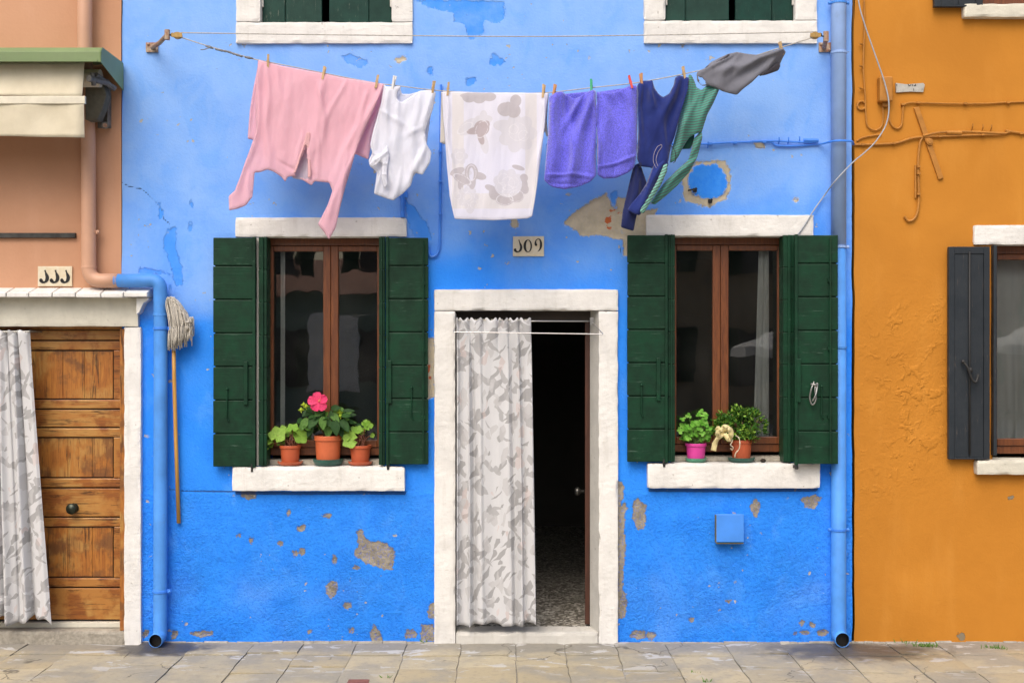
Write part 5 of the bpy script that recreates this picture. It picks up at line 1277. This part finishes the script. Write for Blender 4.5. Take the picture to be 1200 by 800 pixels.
t = thing('bath_towel', P(670, 170, YL), 'violet terry towel hanging next to the flowered towel', 'towel', 'violet terry towels')
cloth('cloth', z6([(478,210),(497,200),(515,192),(532,190),(548,204),(575,220),(600,212),(622,196),(640,186),(661,188),(662,300),(660,430),(662,520),(640,545),(590,565),(540,575),(490,566),(458,540),(463,480),(474,350)]), M['violet'], YL-.012,
      f6([(540,200,575,330,22,-.030),(500,210,490,520,22,.026),(640,200,560,520,20,.028),(600,205,545,330,12,.020),(655,220,648,520,12,.018),(570,330,560,540,12,.014),(465,512,640,530,5,.010),(462,540,600,560,5,-.006)]), t, crease=.004, thick=.007, seed=10, gain=1.7, lean=-.03, wave=(.004, .05))
cloth('folded_back', z6([(485,205),(484,380),(560,420),(655,400),(655,190)]), M['violet'], YL+.04, (), t, thick=.006, seed=11)
t = thing('bath_towel', P(722, 160, YL), 'violet terry towel hanging next to the navy top', 'towel', 'violet terry towels')
cloth('cloth', z6([(664,190),(680,193),(705,196),(735,190),(760,182),(785,172),(805,166),(822,168),(823,300),(820,430),(810,488),(790,508),(740,530),(690,534),(666,520),(664,430),(662,300)]), M['violet'], YL-.006,
      f6([(700,200,690,500,24,.014),(800,185,790,480,22,.018),(680,195,720,260,20,-.018),(740,190,760,260,18,-.014),(670,485,812,450,5,.010),(668,210,668,510,6,.018)]), t, crease=.004, thick=.007, seed=12, gain=1.7, lean=-.03)
cloth('folded_back', z6([(670,192),(668,360),(740,400),(815,380),(816,172)]), M['violet'], YL+.04, (), t, thick=.006, seed=13)

t = thing('sweatshirt', P(760, 150, YL), 'navy long-sleeved top with dangling sleeves beside the striped green one', 'shirt')
cloth('body', z7([(150,222),(170,208),(206,206),(214,235),(228,258),(245,270),(268,258),(285,225),(292,195),(306,188),(345,198),(336,240),(318,300),(303,360),(288,420),(276,450),(265,512),(250,524),(215,540),(190,532),(160,530),(148,500),(152,400),(149,300)]),
      M['navy'], YL-.012, f7([(160,225,160,500,14,.020),(200,215,205,330,14,.022),(215,250,240,300,14,.018),(300,200,270,300,16,.028),(280,260,215,420,20,.022),(335,210,290,420,14,.028),(200,340,190,520,20,.014),(250,380,240,520,16,.018),(180,220,230,330,12,.016)]), t, seed=14, gain=1.5, lean=-.02)
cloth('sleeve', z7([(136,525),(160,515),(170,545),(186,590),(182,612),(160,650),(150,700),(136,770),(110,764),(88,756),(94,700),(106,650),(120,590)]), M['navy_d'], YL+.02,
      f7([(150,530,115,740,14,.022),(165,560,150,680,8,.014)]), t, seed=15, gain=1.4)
cloth('sleeve', z7([(262,505),(268,518),(250,560),(232,610),(205,650),(170,695),(158,713),(135,705),(112,690),(130,665),(160,630),(185,590),(200,550),(212,520),(240,500)]), M['navy'], YL-.03,
      f7([(245,520,150,690,12,.022),(225,520,170,650,7,.014)]), t, seed=16, gain=1.4)
mb = MB(); mb.tube(spline([P(700+a*.3125, 30+b*.3125, YL-.045) for a, b in ((240,447),(225,455),(213,480),(210,510),(222,535),(228,530),(220,505),(228,475),(242,455),(240,447))], 4), .0016, 6); mb.build('neck_trim', M['trim'], t, smooth=True)
mb = MB(); mb.tube(spline([P(700+a*.3125, 30+b*.3125, YL-.03) for a, b in ((262,450),(278,452),(292,475),(294,505),(285,515))], 4), .002, 6)
mb.tube(spline([P(700+a*.3125, 30+b*.3125, YL-.03) for a, b in ((152,480),(160,500),(164,525),(158,532))], 4), .002, 6); mb.build('seam_cord', M['black'], t, smooth=True)

def st(ang):
    c, s = math.cos(ang), math.sin(ang); return lambda x, y: (x*c+y*s)/PPM + .004*np.sin(x/6.0)
t = thing('striped_top', P(820, 150, YL), 'green and grey striped top blown sideways between the navy and grey ones', 'shirt')
cloth('body', z7([(342,186),(352,184),(362,200),(373,232),(390,243),(402,232),(425,213),(452,222),(458,240),(436,290),(412,335),(392,400),(372,405),(345,420),(318,462),(305,490),(292,508),(272,515),(276,480),(296,400),(316,310),(336,240)]),
      M['stripe'], YL+.004, f7([(350,200,320,400,14,.024),(380,245,330,400,14,.020),(440,235,380,380,16,.028),(410,240,360,340,10,.016),(330,330,290,500,12,.022)]), t, seed=17, gain=1.4, attrs=dict(stripe=st(R(78))), lean=.01)
cloth('sleeve', z7([(390,392),(394,420),(382,470),(372,500),(345,550),(300,600),(250,645),(215,672),(200,665),(222,630),(250,590),(295,545),(340,505),(352,465),(362,425)]), M['stripe'], YL+.02,
      f7([(380,420,340,520,10,.020),(360,500,220,655,10,.022)]), t, seed=18, gain=1.4, attrs=dict(stripe=st(R(62))))
cloth('sleeve', z7([(250,520),(264,518),(262,545),(238,600),(205,655),(182,690),(176,703),(160,702),(163,686),(190,645),(225,580)]), M['stripe_l'], YL-.055, f7([(255,530,170,695,6,.012)]), t, seed=19, attrs=dict(stripe=st(R(60))))
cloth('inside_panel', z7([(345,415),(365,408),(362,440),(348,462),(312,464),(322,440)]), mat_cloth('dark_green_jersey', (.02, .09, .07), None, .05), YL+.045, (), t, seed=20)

t = thing('t_shirt', P(870, 90, YL), 'grey t-shirt blown up to the right end of the line', 'shirt')
cloth('body', z7([(372,178),(385,168),(404,160),(425,138),(460,120),(490,106),(520,100),(600,110),(660,98),(690,92),(708,100),(694,125),(684,150),(682,166),(650,178),(625,186),(603,190),(575,218),(545,240),(522,262),(498,256),(470,248),(446,236),(420,226),(392,226),(374,208)]),
      M['grey_cl'], YL-.012, f7([(690,100,520,250,22,.032),(690,100,440,180,16,.024),(695,95,560,130,12,.018),(640,170,680,110,8,.018),(520,110,450,230,16,.014),(500,110,410,170,7,.018),(600,120,480,220,12,.012)]), t,
      hole=z7([(378,192),(392,196),(404,208),(408,220),(392,222),(380,210)]), seed=21, gain=1.3)
cloth('sleeve', z7([(625,165),(650,150),(682,135),(688,150),(680,168),(655,178),(628,187),(606,190)]), mat_cloth('dark_grey_jersey', (.07, .065, .08), None, .05), YL-.03, f7([(610,185,680,145,6,.012)]), t, seed=22)
cloth('collar', z7([(404,160),(412,150),(440,140),(475,118),(492,106),(498,109),(470,135),(440,152),(415,165)]), mat_cloth('grey_rib', (.09, .085, .10), None, .05), YL-.024, (), t, seed=23, sp=1.3, bulge=.004)

# pegs
def peg_mesh():
    mb = MB()
    for s in (-1, 1):
        # two sprung jaws: thin tapered sticks
        prof = [(s*.002, -.036), (s*.007, -.036), (s*.0085, -.01), (s*.0085, .002), (s*.013, .036), (s*.008, .037), (s*.0025, .004), (s*.0015, -.02)]
        n = len(prof); vs = [(-.0055, a, b) for a, b in prof]+[(.0055, a, b) for a, b in prof]
        f = [tuple(range(n)), tuple(range(2*n-1, n-1, -1))]+[(i, i+n, (i+1) % n+n, (i+1) % n) for i in range(n)]
        if s == 1: f = [q[::-1] for q in f]
        mb.add(vs, f)
    mb.tube([(-.008, 0, .001), (.008, 0, .001)], .0045, 8)
    return mb
PEG = [(314,72,2,'pine','wooden peg at the left corner of the pink top'), (379.5,86,8,'pine','wooden peg at the middle of the pink top hem'), (441.5,96,12,'pine','wooden peg at the right corner of the pink top'),
       (461.5,97,14,'peg_white','white plastic peg on the left strap of the vest'), (507.5,103,8,'pine','wooden peg on the right strap of the vest'), (525,104.5,6,'pine','wooden peg at the left corner of the flowered towel'),
       (637,107,2,'pine','wooden peg at the right corner of the flowered towel'), (649.5,107,10,'peg_orange','tan peg at the outer corner of the first violet towel'), (693,101,-2,'peg_green','green plastic peg between the violet towels'),
       (739,96.5,-14,'peg_red','red plastic peg at the right corner of the second violet towel'), (751.5,94,-3,'peg_orange','tan peg at the left shoulder of the navy top'), (801.5,86,-10,'pine','wooden peg where the navy and striped tops meet'),
       (915.5,57,-14,'pine','leaning wooden peg holding the grey t-shirt')]
protos = {}
for (px, py, ang, mt, lab) in PEG:
    if mt not in protos:
        o = peg_mesh().build('clothes_peg', M[mt]); protos[mt] = o
    else: o = protos[mt].copy(); COL.objects.link(o)
    o.location = P(px, py, YL-.012); o.rotation_euler = (R(random.uniform(-8, 8)), R(ang), R(random.uniform(-25, 25))); o.scale = (1.12, 1.12, 1.12)
    tag(o, lab, 'clothes peg', 'pegs on the washing line')

# ------------------------------------------------------------------ potted plants
def pot(t, px0, px1, q0, q1, b0, b1, mat, smat, spx0, spx1, sh, y, rimh=.018):
    c = Vector((X((px0+px1)/2)*(DIST+y)/DIST, y, Z(q1))); r = (px1-px0)/PPM/2; rb = (b1-b0)/PPM/2; rs = (spx1-spx0)/PPM/2; h = (q1-q0)/PPM-sh
    z0 = c.z
    mb = MB(); mb.lathe([(0, .0), (rs*.80, .0), (rs*.95, sh*.5), (rs, sh), (rs*.97, sh+.001), (rs*.90, sh*.6), (0, sh*.5)], (c.x, c.y, z0), 32); mb.build('saucer', M[smat], t, smooth=False)
    zb = z0+sh*.55; H = h+sh*.45
    mb = MB(); mb.lathe([(0, 0), (rb, 0), (rb+(r*.93-rb)*((H-rimh)/H), H-rimh-.002), (r*.99, H-rimh), (r, H-.003), (r*.985, H), (r*.93, H-.001), (r*.90, H-.016), (0, H-.016)], (c.x, c.y, zb), 36)
    mb.build('pot', M[mat], t, smooth=False, bevel=.0015)
    mb = MB(); mb.lathe([(r*.90, 0), (r*.5, .003), (0, .004)], (c.x, c.y, zb+H-.015), 20); mb.build('soil', M['soil'], t)
    return Vector((c.x, c.y, zb+H-.012)), r
def leafshape(mb, p, dirv_, nrm_, L, W, curl=.25, pts=6, base=.0):
    d_ = Vector(dirv_).normalized(); n_ = Vector(nrm_); n_ = (n_-d_*n_.dot(d_))
    n_ = n_.normalized() if n_.length > 1e-3 else d_.orthogonal().normalized(); s_ = d_.cross(n_)
    vs = []; 
    for i in range(pts+1):
        t = i/pts; w = W*math.sin(math.pi*min(1, (t*.92+.05)))**.8*(1-.35*t)
        c = Vector(p)+d_*L*t-n_*curl*L*t*t
        for k in (-1, 0, 1): vs.append(c+s_*w*.5*k+n_*(.10*W*abs(k)))
    fs = [(i*3+k, i*3+k+1, (i+1)*3+k+1, (i+1)*3+k) for i in range(pts) for k in range(2)]
    mb.add(vs, fs)
def roundleaf(mb, p, nrm_, r, rr, lobes=5, cup=.2):
    n_ = Vector(nrm_).normalized(); u = n_.orthogonal().normalized(); a0 = rr.uniform(0, 6); u = Matrix.Rotation(a0, 3, n_) @ u; w = n_.cross(u); N = 20
    vs = [Vector(p)]
    for ring in (.5, 1):
        for k in range(N):
            a = 2*math.pi*k/N; q = r*ring*(1+.09*math.cos(a*lobes)*ring+.03*math.cos(a*lobes*3)); 
            if k in (0,): q *= .45
            vs.append(Vector(p)+(u*math.cos(a)+w*math.sin(a))*q+n_*cup*r*ring*ring*(1+.5*math.cos(a*lobes)))
    fs = [(0, 1+k, 1+(k+1) % N) for k in range(N)]+[(1+k, 1+N+k, 1+N+(k+1) % N, 1+(k+1) % N) for k in range(N)]
    mb.add(vs, fs)
YP = .045
# begonia-like geraniums either side
def geranium(px0, px1, q0, q1, b0, b1, s0, s1, leaves, label, seed):
    rr = random.Random(seed); t = thing('potted_plant', (X((px0+px1)/2), YP, Z(q1)), label, 'potted plant', 'plants on the left window sill')
    top, r = pot(t, px0, px1, q0, q1, b0, b1, 'terracotta', 'terracotta', s0, s1, .022, YP)
    st_ = MB(); lf = MB()
    for (a, b, rad, dy, nx, nz) in leaves:
        p = P(a, b, YP+dy); q = top+Vector((rr.uniform(-.3, .3)*r, rr.uniform(-.3, .3)*r, 0))
        m_ = q.lerp(p, .5)+Vector((0, 0, .02)); st_.tube(spline([q, m_, p], 5), .0022, 5)
        roundleaf(lf, p, (nx, -1, nz), rad/PPM, rr)
    for _ in range(7):
        q = top+Vector((rr.uniform(-.4, .4)*r, rr.uniform(-.4, .4)*r, 0)); st_.tube(spline([q, q+Vector((rr.uniform(-.02, .02), rr.uniform(-.02, .02), .04)), q+Vector((rr.uniform(-.05, .05), rr.uniform(-.03, .02), rr.uniform(.06, .10)))], 4), .002, 5)
    st_.build('stem', M['stem_r'], t, smooth=True); lf.build('leaf', M['leaf_lime'], t, smooth=True)
geranium(327.5, 352.7, 522, 545, 331, 351, 324, 354, [(309,522,8.5,-.05,-.3,.2),(325,510,10,-.03,.1,.5),(319,514,7,-.02,-.5,.6),(332,504,6,.0,.2,.8),(343,502,7,-.01,.0,1.2),(352,511,9,-.02,.5,.3),(347,507,6,.02,.3,.4),(336,507,7,.03,0,.9),(317,520,5,.0,-.3,.3),(329,517,6,.01,0,.6)],
         'straggly lime-leaved plant in a small terracotta pot, leftmost on its sill', 3)
geranium(409, 435.5, 522, 545, 412, 432, 408, 437, [(411,516,9.5,-.05,-.2,.3),(407,510,7,-.03,-.5,.4),(419,504,6,-.01,.1,.9),(414,503,4,0,0,.7),(431,499,6,.0,.5,.5),(428,496,5,.01,.2,.9),(424,505,5,.02,.3,.5),(436,510,3,.02,.4,.3)],
         'small terracotta pot with a sparse plant, to the right of the hibiscus', 4)
# hibiscus
t = thing('potted_plant', (X(384.5), YP, Z(545)), 'hibiscus with one bright pink bloom in a large terracotta pot', 'potted plant', 'plants on the left window sill')
top, r = pot(t, 368, 401, 510.5, 545, 371, 398, 'terra_hi', 'saucer_g', 366, 402, .038, YP, .03)
rr = random.Random(6); stm = MB(); lf = MB()
tips = [(376,470),(365,480),(390,478),(398,486),(358,488),(385,490),(404,492),(370,492)]
for (a, b) in tips:
    p = P(a, b, YP+rr.uniform(-.05, .03)); q = top+Vector((rr.uniform(-.02, .02), rr.uniform(-.02, .02), 0)); stm.tube(spline([q, q.lerp(p, .5)+Vector((0, 0, .01)), p], 5), .0035, 6)
stm.build('stem', M['stem'], t, smooth=True)
for (a, b, L, dx, dz, dy) in [(372,487,.10,-.5,-.7,-.06),(378,488,.085,.1,-1,-.08),(360,490,.085,-.4,-.8,-.05),(392,492,.10,.2,-1,-.07),(388,484,.08,.7,-.6,-.05),(400,492,.09,.6,-.8,-.05),(380,480,.08,-.5,-.3,-.05),(366,500,.07,-.4,-.8,-.03),
                          (385,497,.09,.0,-1,-.04),(398,500,.07,.3,-.9,-.03),(388,478,.07,.8,.1,-.05),(370,478,.06,-.8,.1,-.04),(396,482,.06,.9,-.1,-.02),(356,494,.05,-.6,-.8,-.02),(406,498,.06,.5,-.8,-.01)]:
    leafshape(lf, P(a, b, YP+dy), (dx, -.5, dz), (0, -1, .5), L, L*.72, .25)
for _ in range(85):
    a = rr.gauss(382, 12); b = rr.gauss(489, 8); dx = (a-382)/22+rr.uniform(-.4, .4)
    if b < 474 and abs(a-372) > 6: b = 480
    leafshape(lf, P(a, min(b, 504), YP+rr.uniform(-.06, .06)), (dx, rr.uniform(-.8, .2), rr.uniform(-.9, .5)), (rr.uniform(-.3, .3), -1, .6), rr.uniform(.04, .075), rr.uniform(.03, .045), .25)
lf.build('leaf', M['leaf_dark'], t, smooth=True)
bd = MB()
for (a, b) in ((353,480),(359,476),(398,483),(356,474),(399,487)): 
    bd.ball(P(a, b, YP-.05), .012, 8, 6, (1, 1, 1.1)); 
    for k in range(4): leafshape(bd, P(a, b, YP-.05), (math.cos(k*1.6), -.4, math.sin(k*1.6)), (0, -1, 0), .022, .01, .1)
bd.build('bud', M['bud'], t, smooth=True)
fl = MB(); fc = P(373, 470.5, YP-.09)
def petal(ang, L, W):
    u = Vector((math.cos(ang), -.28, math.sin(ang))).normalized(); n_ = Vector((0, -1, .15)); n_ = (n_-u*n_.dot(u)).normalized(); s_ = u.cross(n_); vs = []; nn, mm = 8, 8
    for i in range(nn+1):
        t_ = i/nn; w = W*(.18+.82*math.sin(min(1, t_*1.15)*math.pi*.56)**1.0)*(1-.25*max(0, t_-.8)*5*.4)
        for k in range(mm+1):
            q = k/mm*2-1; ruf = .006*math.sin(q*9+ang*3)*t_*t_; ll = L*(t_-.10*q*q*t_)
            vs.append(fc+u*ll+s_*w*.5*q+n_*(.012*q*q*t_+ruf-.010*t_*t_+.006*(1-t_)))
    fl.add(vs, [(i*(mm+1)+k, i*(mm+1)+k+1, (i+1)*(mm+1)+k+1, (i+1)*(mm+1)+k) for i in range(nn) for k in range(mm)])
for k in range(5): petal(R(98+72*k), .062 + .004*(k % 2), .058)
fo = fl.build('flower', M['petal'], t, smooth=True)
mb = MB(); mb.tube([fc, fc+Vector((.012, -.03, .006)), fc+Vector((.016, -.05, .012))], [.004, .003, .003], 6)
for k in range(14): mb.ball(fc+Vector((.014+rr.uniform(-.006, .006), -.045+rr.uniform(-.008, .008), .010+rr.uniform(-.006, .006))), .0022, 5, 4)
mb.build('stamen', M['stamen'], fo)
# right window: clover-like plant in a magenta pot
t = thing('potted_plant', (X(815.5), YP, Z(541)), 'bright green clover-like plant in a magenta pot', 'potted plant', 'plants on the right window sill')
top, r = pot(t, 803, 828, 519.5, 541.5, 806, 826, 'magenta', 'saucer_m', 802.5, 828, .024, YP, .018)
rr = random.Random(12); stm = MB(); lf = MB()
hd = [(822,482),(819,486),(807,487),(800,491),(826,491),(800,498),(805,500),(827,497),(797,505),(812,503),(820,502),(830,502),(834,504),(815,510),(823,508),(800,514),(806,514),(829,511),(812,497),(818,495),(809,508),(822,514),(797,503),(826,486),(803,511),(832,508),(816,500),(824,494)]
for (a, b) in hd+[(rr.uniform(802, 830), rr.uniform(494, 516)) for _ in range(26)]:
    p = P(a, b, YP+rr.uniform(-.07, .05)); q = top+Vector((rr.uniform(-.03, .03), rr.uniform(-.03, .03), -.003)); stm.tube(spline([q, q.lerp(p, .6)+Vector(((p.x-q.x)*.1, 0, -.005)), p], 4), .0013, 4)
    a0 = rr.uniform(0, 6); nn = Vector((rr.uniform(-.5, .5), -1, rr.uniform(.2, 1.4))).normalized(); u = nn.orthogonal().normalized(); w = nn.cross(u)
    for k in range(3):
        an = a0+k*2.09; c = p+(u*math.cos(an)+w*math.sin(an))*.011; roundleaf(lf, c, nn+Vector((rr.uniform(-.3, .3), 0, rr.uniform(-.3, .3))), rr.uniform(.010, .0145), rr, 2, .1)
stm.build('stem', simple('green_stem', (.12, .20, .05), .7), t, smooth=True); lf.build('leaf', M['leaf_mint'], t, smooth=True)
# dense shrub with a ribbon
t = thing('potted_plant', (X(869), YP, Z(541)), 'dense glossy shrub in a terracotta pot tied with a pale yellow ribbon', 'potted plant', 'plants on the right window sill')
top, r = pot(t, 856, 881.5, 515.5, 541.5, 859, 880, 'terracotta', 'saucer_g', 853, 885, .028, YP, .02)
rr = random.Random(14); stm = MB(); lf = MB()
for k in range(9):
    a = rr.uniform(838, 896); b = rr.uniform(484, 500); p = P(a, b, YP+rr.uniform(-.08, .06)); q = top+Vector((rr.uniform(-.02, .02), rr.uniform(-.02, .02), -.004)); stm.tube(spline([q, q.lerp(p, .4)+Vector((0, 0, .02)), p], 5), .004, 6)
n = 0
while n < 560:
    u, v, w = rr.uniform(-1, 1), rr.uniform(-1, 1), rr.uniform(-1, 1)
    l = u*u+v*v+w*w
    if l > 1 or l < .25: continue
    if w < -.55 and abs(u) > .75: continue
    c = P(867+u*32, 496-w*20+(3*abs(u)), YP-.02); c.y += v*.085
    bump_ = mnoise.noise(Vector((u*2.3, v*2.3, w*2.3)))
    if bump_ < -.18: continue
    out = Vector((u, v-.2, w+.3)).normalized(); n += 1
    for k in range(3):
        dd_ = (out+Vector((rr.uniform(-.9, .9), rr.uniform(-.9, .9), rr.uniform(-.7, .9)))).normalized()
        leafshape(lf, c, dd_, out+Vector((0, 0, .5)), rr.uniform(.020, .034), rr.uniform(.011, .016), .15, 3)
stm.build('stem', M['stem'], t, smooth=True); lf.build('leaf', M['leaf_shrub'], t, smooth=False)
rb = MB(); rc = P(849, 506, YP-.12)
def strip(pts, w, nrm_=(0, -1, 0)):
    pts = spline([Vector(p) for p in pts], 6); vs = []
    for i, p in enumerate(pts):
        tdir = (pts[min(i+1, len(pts)-1)]-pts[max(i-1, 0)]).normalized(); s_ = tdir.cross(Vector(nrm_)); s_ = s_.normalized() if s_.length > .1 else Vector((1, 0, 0)); tw = Matrix.Rotation(.6*math.sin(i*.5), 3, tdir)
        s_ = tw @ s_; vs += [p-s_*w/2, p+s_*w/2]
    rb.add(vs, [(2*i, 2*i+1, 2*i+3, 2*i+2) for i in range(len(pts)-1)])
Yr = YP-.12
strip([P(849,506,Yr), P(843,511,Yr-.01), P(838,519,Yr), P(836,528,Yr+.01)], .035)
strip([P(849,506,Yr), P(846,503,Yr-.03), P(842,505,Yr-.03), P(841,509,Yr-.02), P(847,509,Yr)], .03)
strip([P(849,506,Yr), P(853,502,Yr-.03), P(856,504,Yr-.03), P(856,511,Yr-.02), P(850,510,Yr)], .034)
strip([P(849,506,Yr), P(848,500,Yr-.02), P(852,500,Yr-.03), P(851,506,Yr)], .026); strip([P(848,506,Yr), P(842,501,Yr-.02), P(839,504,Yr)], .022)
strip([P(849,508,Yr-.02), P(853,514,Yr-.03), P(857,515,Yr-.01)], .028)
rb.build('ribbon', M['ribbon'], t, smooth=True, solid=.0012)
mb = MB()
mb.tube(spline([P(857,512,Yr), P(858,517,Yr-.01), P(856,521,Yr-.015), P(859,524,Yr-.01), P(858,527,Yr), P(856,525,Yr)], 5), .0035, 6)
mb.tube(spline([P(862,510,Yr), P(866,513,Yr), P(867,520,Yr-.01), P(866,526,Yr), P(862,531,Yr), P(861,536,Yr+.01)], 5), [.0045-.002*math.sin(i*.7)**2 for i in range(26)], 6); mb.build('ribbon_curl', M['twine'], t, smooth=True)

# bits on the right sill
mb = MB(); mb.ball((X(895), .02, Z(542)+.012), .016, 10, 6, (1.2, 1, .8)); tag(own(mb.build('pebble', M['soil'], smooth=True), (X(895), .02, Z(542))), 'small dark pebble on the right window sill', 'pebble')

# ------------------------------------------------------------------ weeds in the joints
M['weed'] = mat_leaf('weed_blade', (.08, .18, .03), (.14, .28, .05))
mb = MB(); rr = random.Random(31)
for (cx, cy, n, s) in ((X(1079), -.10, 60, .035), (X(1155), -.17, 40, .03), (X(801), -.94, 7, .012), (X(795), -.75, 6, .01), (X(468), -.85, 5, .01), (X(1060), -.02, 10, .02), (X(1192), -.7, 20, .025), (X(1196), -.55, 12, .02), (X(500), -.006, 8, .012)):
    for _ in range(n):
        p = Vector((cx+rr.gauss(0, s*1.1), cy+rr.gauss(0, s*.35), -.006)); leafshape(mb, p, (rr.uniform(-.8, .8), rr.uniform(-.6, .3), rr.uniform(.5, 1)), (0, -1, .3), rr.uniform(.015, .04), rr.uniform(.003, .008), .4, 3)
tag(mb.build('weeds', M['weed']), 'small green weeds growing in the paving joints', 'weeds', kind='stuff')
# loose mortar fillet along the foot of the walls
mb = MB(); rr = random.Random(2); xx = X(167)
while xx < X(1500):
    w = rr.uniform(.05, .16)
    if not (X(505) < xx < X(726)) : 
        h = rr.uniform(.004, .014); dpt = rr.uniform(.012, .035)
        mb.add([(xx, .01, -.01), (xx+w, .01, -.01), (xx+w, -dpt, -.01), (xx, -dpt*rr.uniform(.7, 1.2), -.01), (xx, .01, h), (xx+w, .01, h*rr.uniform(.6, 1.3)), (xx+w*.95, -dpt*.6, h*.5), (xx+w*.05, -dpt*.6, h*.5)], [(0,3,2,1),(4,7,6,5),(0,4,5,1),(3,7,4,0),(2,6,7,3),(1,5,6,2)][:6])
    xx += w*.97
mb.f = [tuple(f[::-1]) for f in mb.f]
tag(mb.build('mortar_strip', M['joint'], bevel=.003), 'crumbling mortar strip at the foot of the walls', kind='structure')
mb = MB(); mb.pbox(0, 0, 1, 1, 0, 1) if 0 else None
mb = MB(); c = (X(441), -.93, .003); mb.rough_box(c[0]-.06, c[0]+.06, -1.02, -.895, -.01, .006, .02, .001); tag(own(mb.build('brick_piece', simple('red_brick', (.24, .09, .07), .85, .2, 40, .5, .004)), (c[0], -.95, 0)), 'reddish brick set among the slabs at the bottom edge', 'brick')

# ------------------------------------------------------------------ across the way (only mirrored in the panes)
far_y = -22
fm = [simple('far_plaster_%s' % n_, c_, .85, .1, 3) for n_, c_ in (('ochre', (.34, .25, .15)), ('rose', (.36, .20, .17)), ('green', (.20, .28, .22)), ('white', (.6, .59, .55)))]
wdark = simple('far_window', (.03, .035, .04), .2)
xx = -17
for k in range(7):
    w = [5.2, 4.6, 5.6, 3.6, 5.4, 4.8, 6][k]; h = [6.2, 5.4, 3.0, 5.2, 6.0, 6.6, 5.6][k]
    t = thing('far_house', (xx+w/2, far_y, 0), ['ochre', 'rose', 'green', 'white', 'tall rose', 'tall green', 'broad white'][k]+' house on the opposite side, behind the camera', 'house', 'houses across the way')
    mb = MB(); mb.box(xx, xx+w-.02, far_y-5, far_y, 0, h); mb.build('wall', fm[k % 4], t)
    mb = MB(); mb.xprism([(far_y+.3, h), (far_y-2.5, h+1.1), (far_y-5.3, h)], xx, xx+w-.03); mb.build('roof', M['tiles'], t)
    for c_ in range(2):
        for r_ in range(2):
            x0 = xx+w*(.22+.42*c_); z0 = .9+2.6*r_; mb = MB(); mb.box(x0, x0+.8, far_y, far_y+.05, z0, z0+1.3); wo = mb.build('window', wdark, t)
            mb = MB(); mb.box(x0-.4, x0-.02, far_y, far_y+.06, z0, z0+1.3); mb.box(x0+.82, x0+1.2, far_y, far_y+.06, z0, z0+1.3); mb.build('shutter', M['green'], wo)
    xx += w
for (cx, cy, zt, lab) in ((5.25, -12, 2.55, 'white market parasol behind the camera, nearer the blue house'), (9.3, -12, 2.6, 'white market parasol behind the camera, nearer the orange house')):
    t = thing('parasol', (cx, cy, 0), lab, 'parasol', 'market parasols')
    mb = MB(); n = 8; R_ = 1.75; zr = zt-.75
    mb.v = [(cx, cy, zt)]+[(cx+R_*math.cos(k*math.pi/4+.39), cy+R_*math.sin(k*math.pi/4+.39), zr) for k in range(8)]+[(cx+R_*math.cos(k*math.pi/4+.39), cy+R_*math.sin(k*math.pi/4+.39), zr-.15) for k in range(8)]
    mb.f = [(0, 1+k, 1+(k+1) % 8) for k in range(8)]+[(1+k, 9+k, 9+(k+1) % 8, 1+(k+1) % 8) for k in range(8)]; mb.build('canopy', M['umb'], t, solid=.01)
    mb = MB(); mb.tube([(cx, cy, 0), (cx, cy, zt)], .03, 8); mb.build('pole', M['dark_wood'], t)
    mb = MB(); mb.box(cx-1.2, cx+1.2, cy-.5, cy+.5, .7, .78); [mb.box(cx+sx*1.1-.03, cx+sx*1.1+.03, cy+sy*.4-.03, cy+sy*.4+.03, 0, .7) for sx in (-1, 1) for sy in (-1, 1)]
    tb = mb.build('stall_table', M['dark_wood']); tag(tb, 'wooden stall table under the '+('first' if cx < 7 else 'second')+' market parasol', 'table', 'stall tables')
    own(tb, (cx, cy, 0))

mb = MB(); n = 24
for j in range(n+1):
    for i in range(n+1): mb.v.append((-3.85-.55+1.1*i/n, -19+.03*math.sin(i*1.1+j*.1), 2.5-1.7*j/n))
for j in range(n):
    for i in range(n): q = j*(n+1)+i; mb.f.append((q, q+1, q+n+2, q+n+1))
o = own(mb.build('bed_sheet', M['net'], smooth=True, solid=.003), (-3.85, -19, .8)); tag(o, 'white sheet drying on a line across the way, behind the camera', 'sheet')
mb = MB(); mb.tube([(-6, -19, 2.51), (-2, -19, 2.51)], .006, 6); [mb.tube([(x_, -19, 0), (x_, -19, 2.6)], .03, 8) for x_ in (-6, -2)]
tag(own(mb.build('drying_frame', M['steel']), (-4, -19, 0)), 'steel drying frame across the way, behind the camera', 'drying frame')
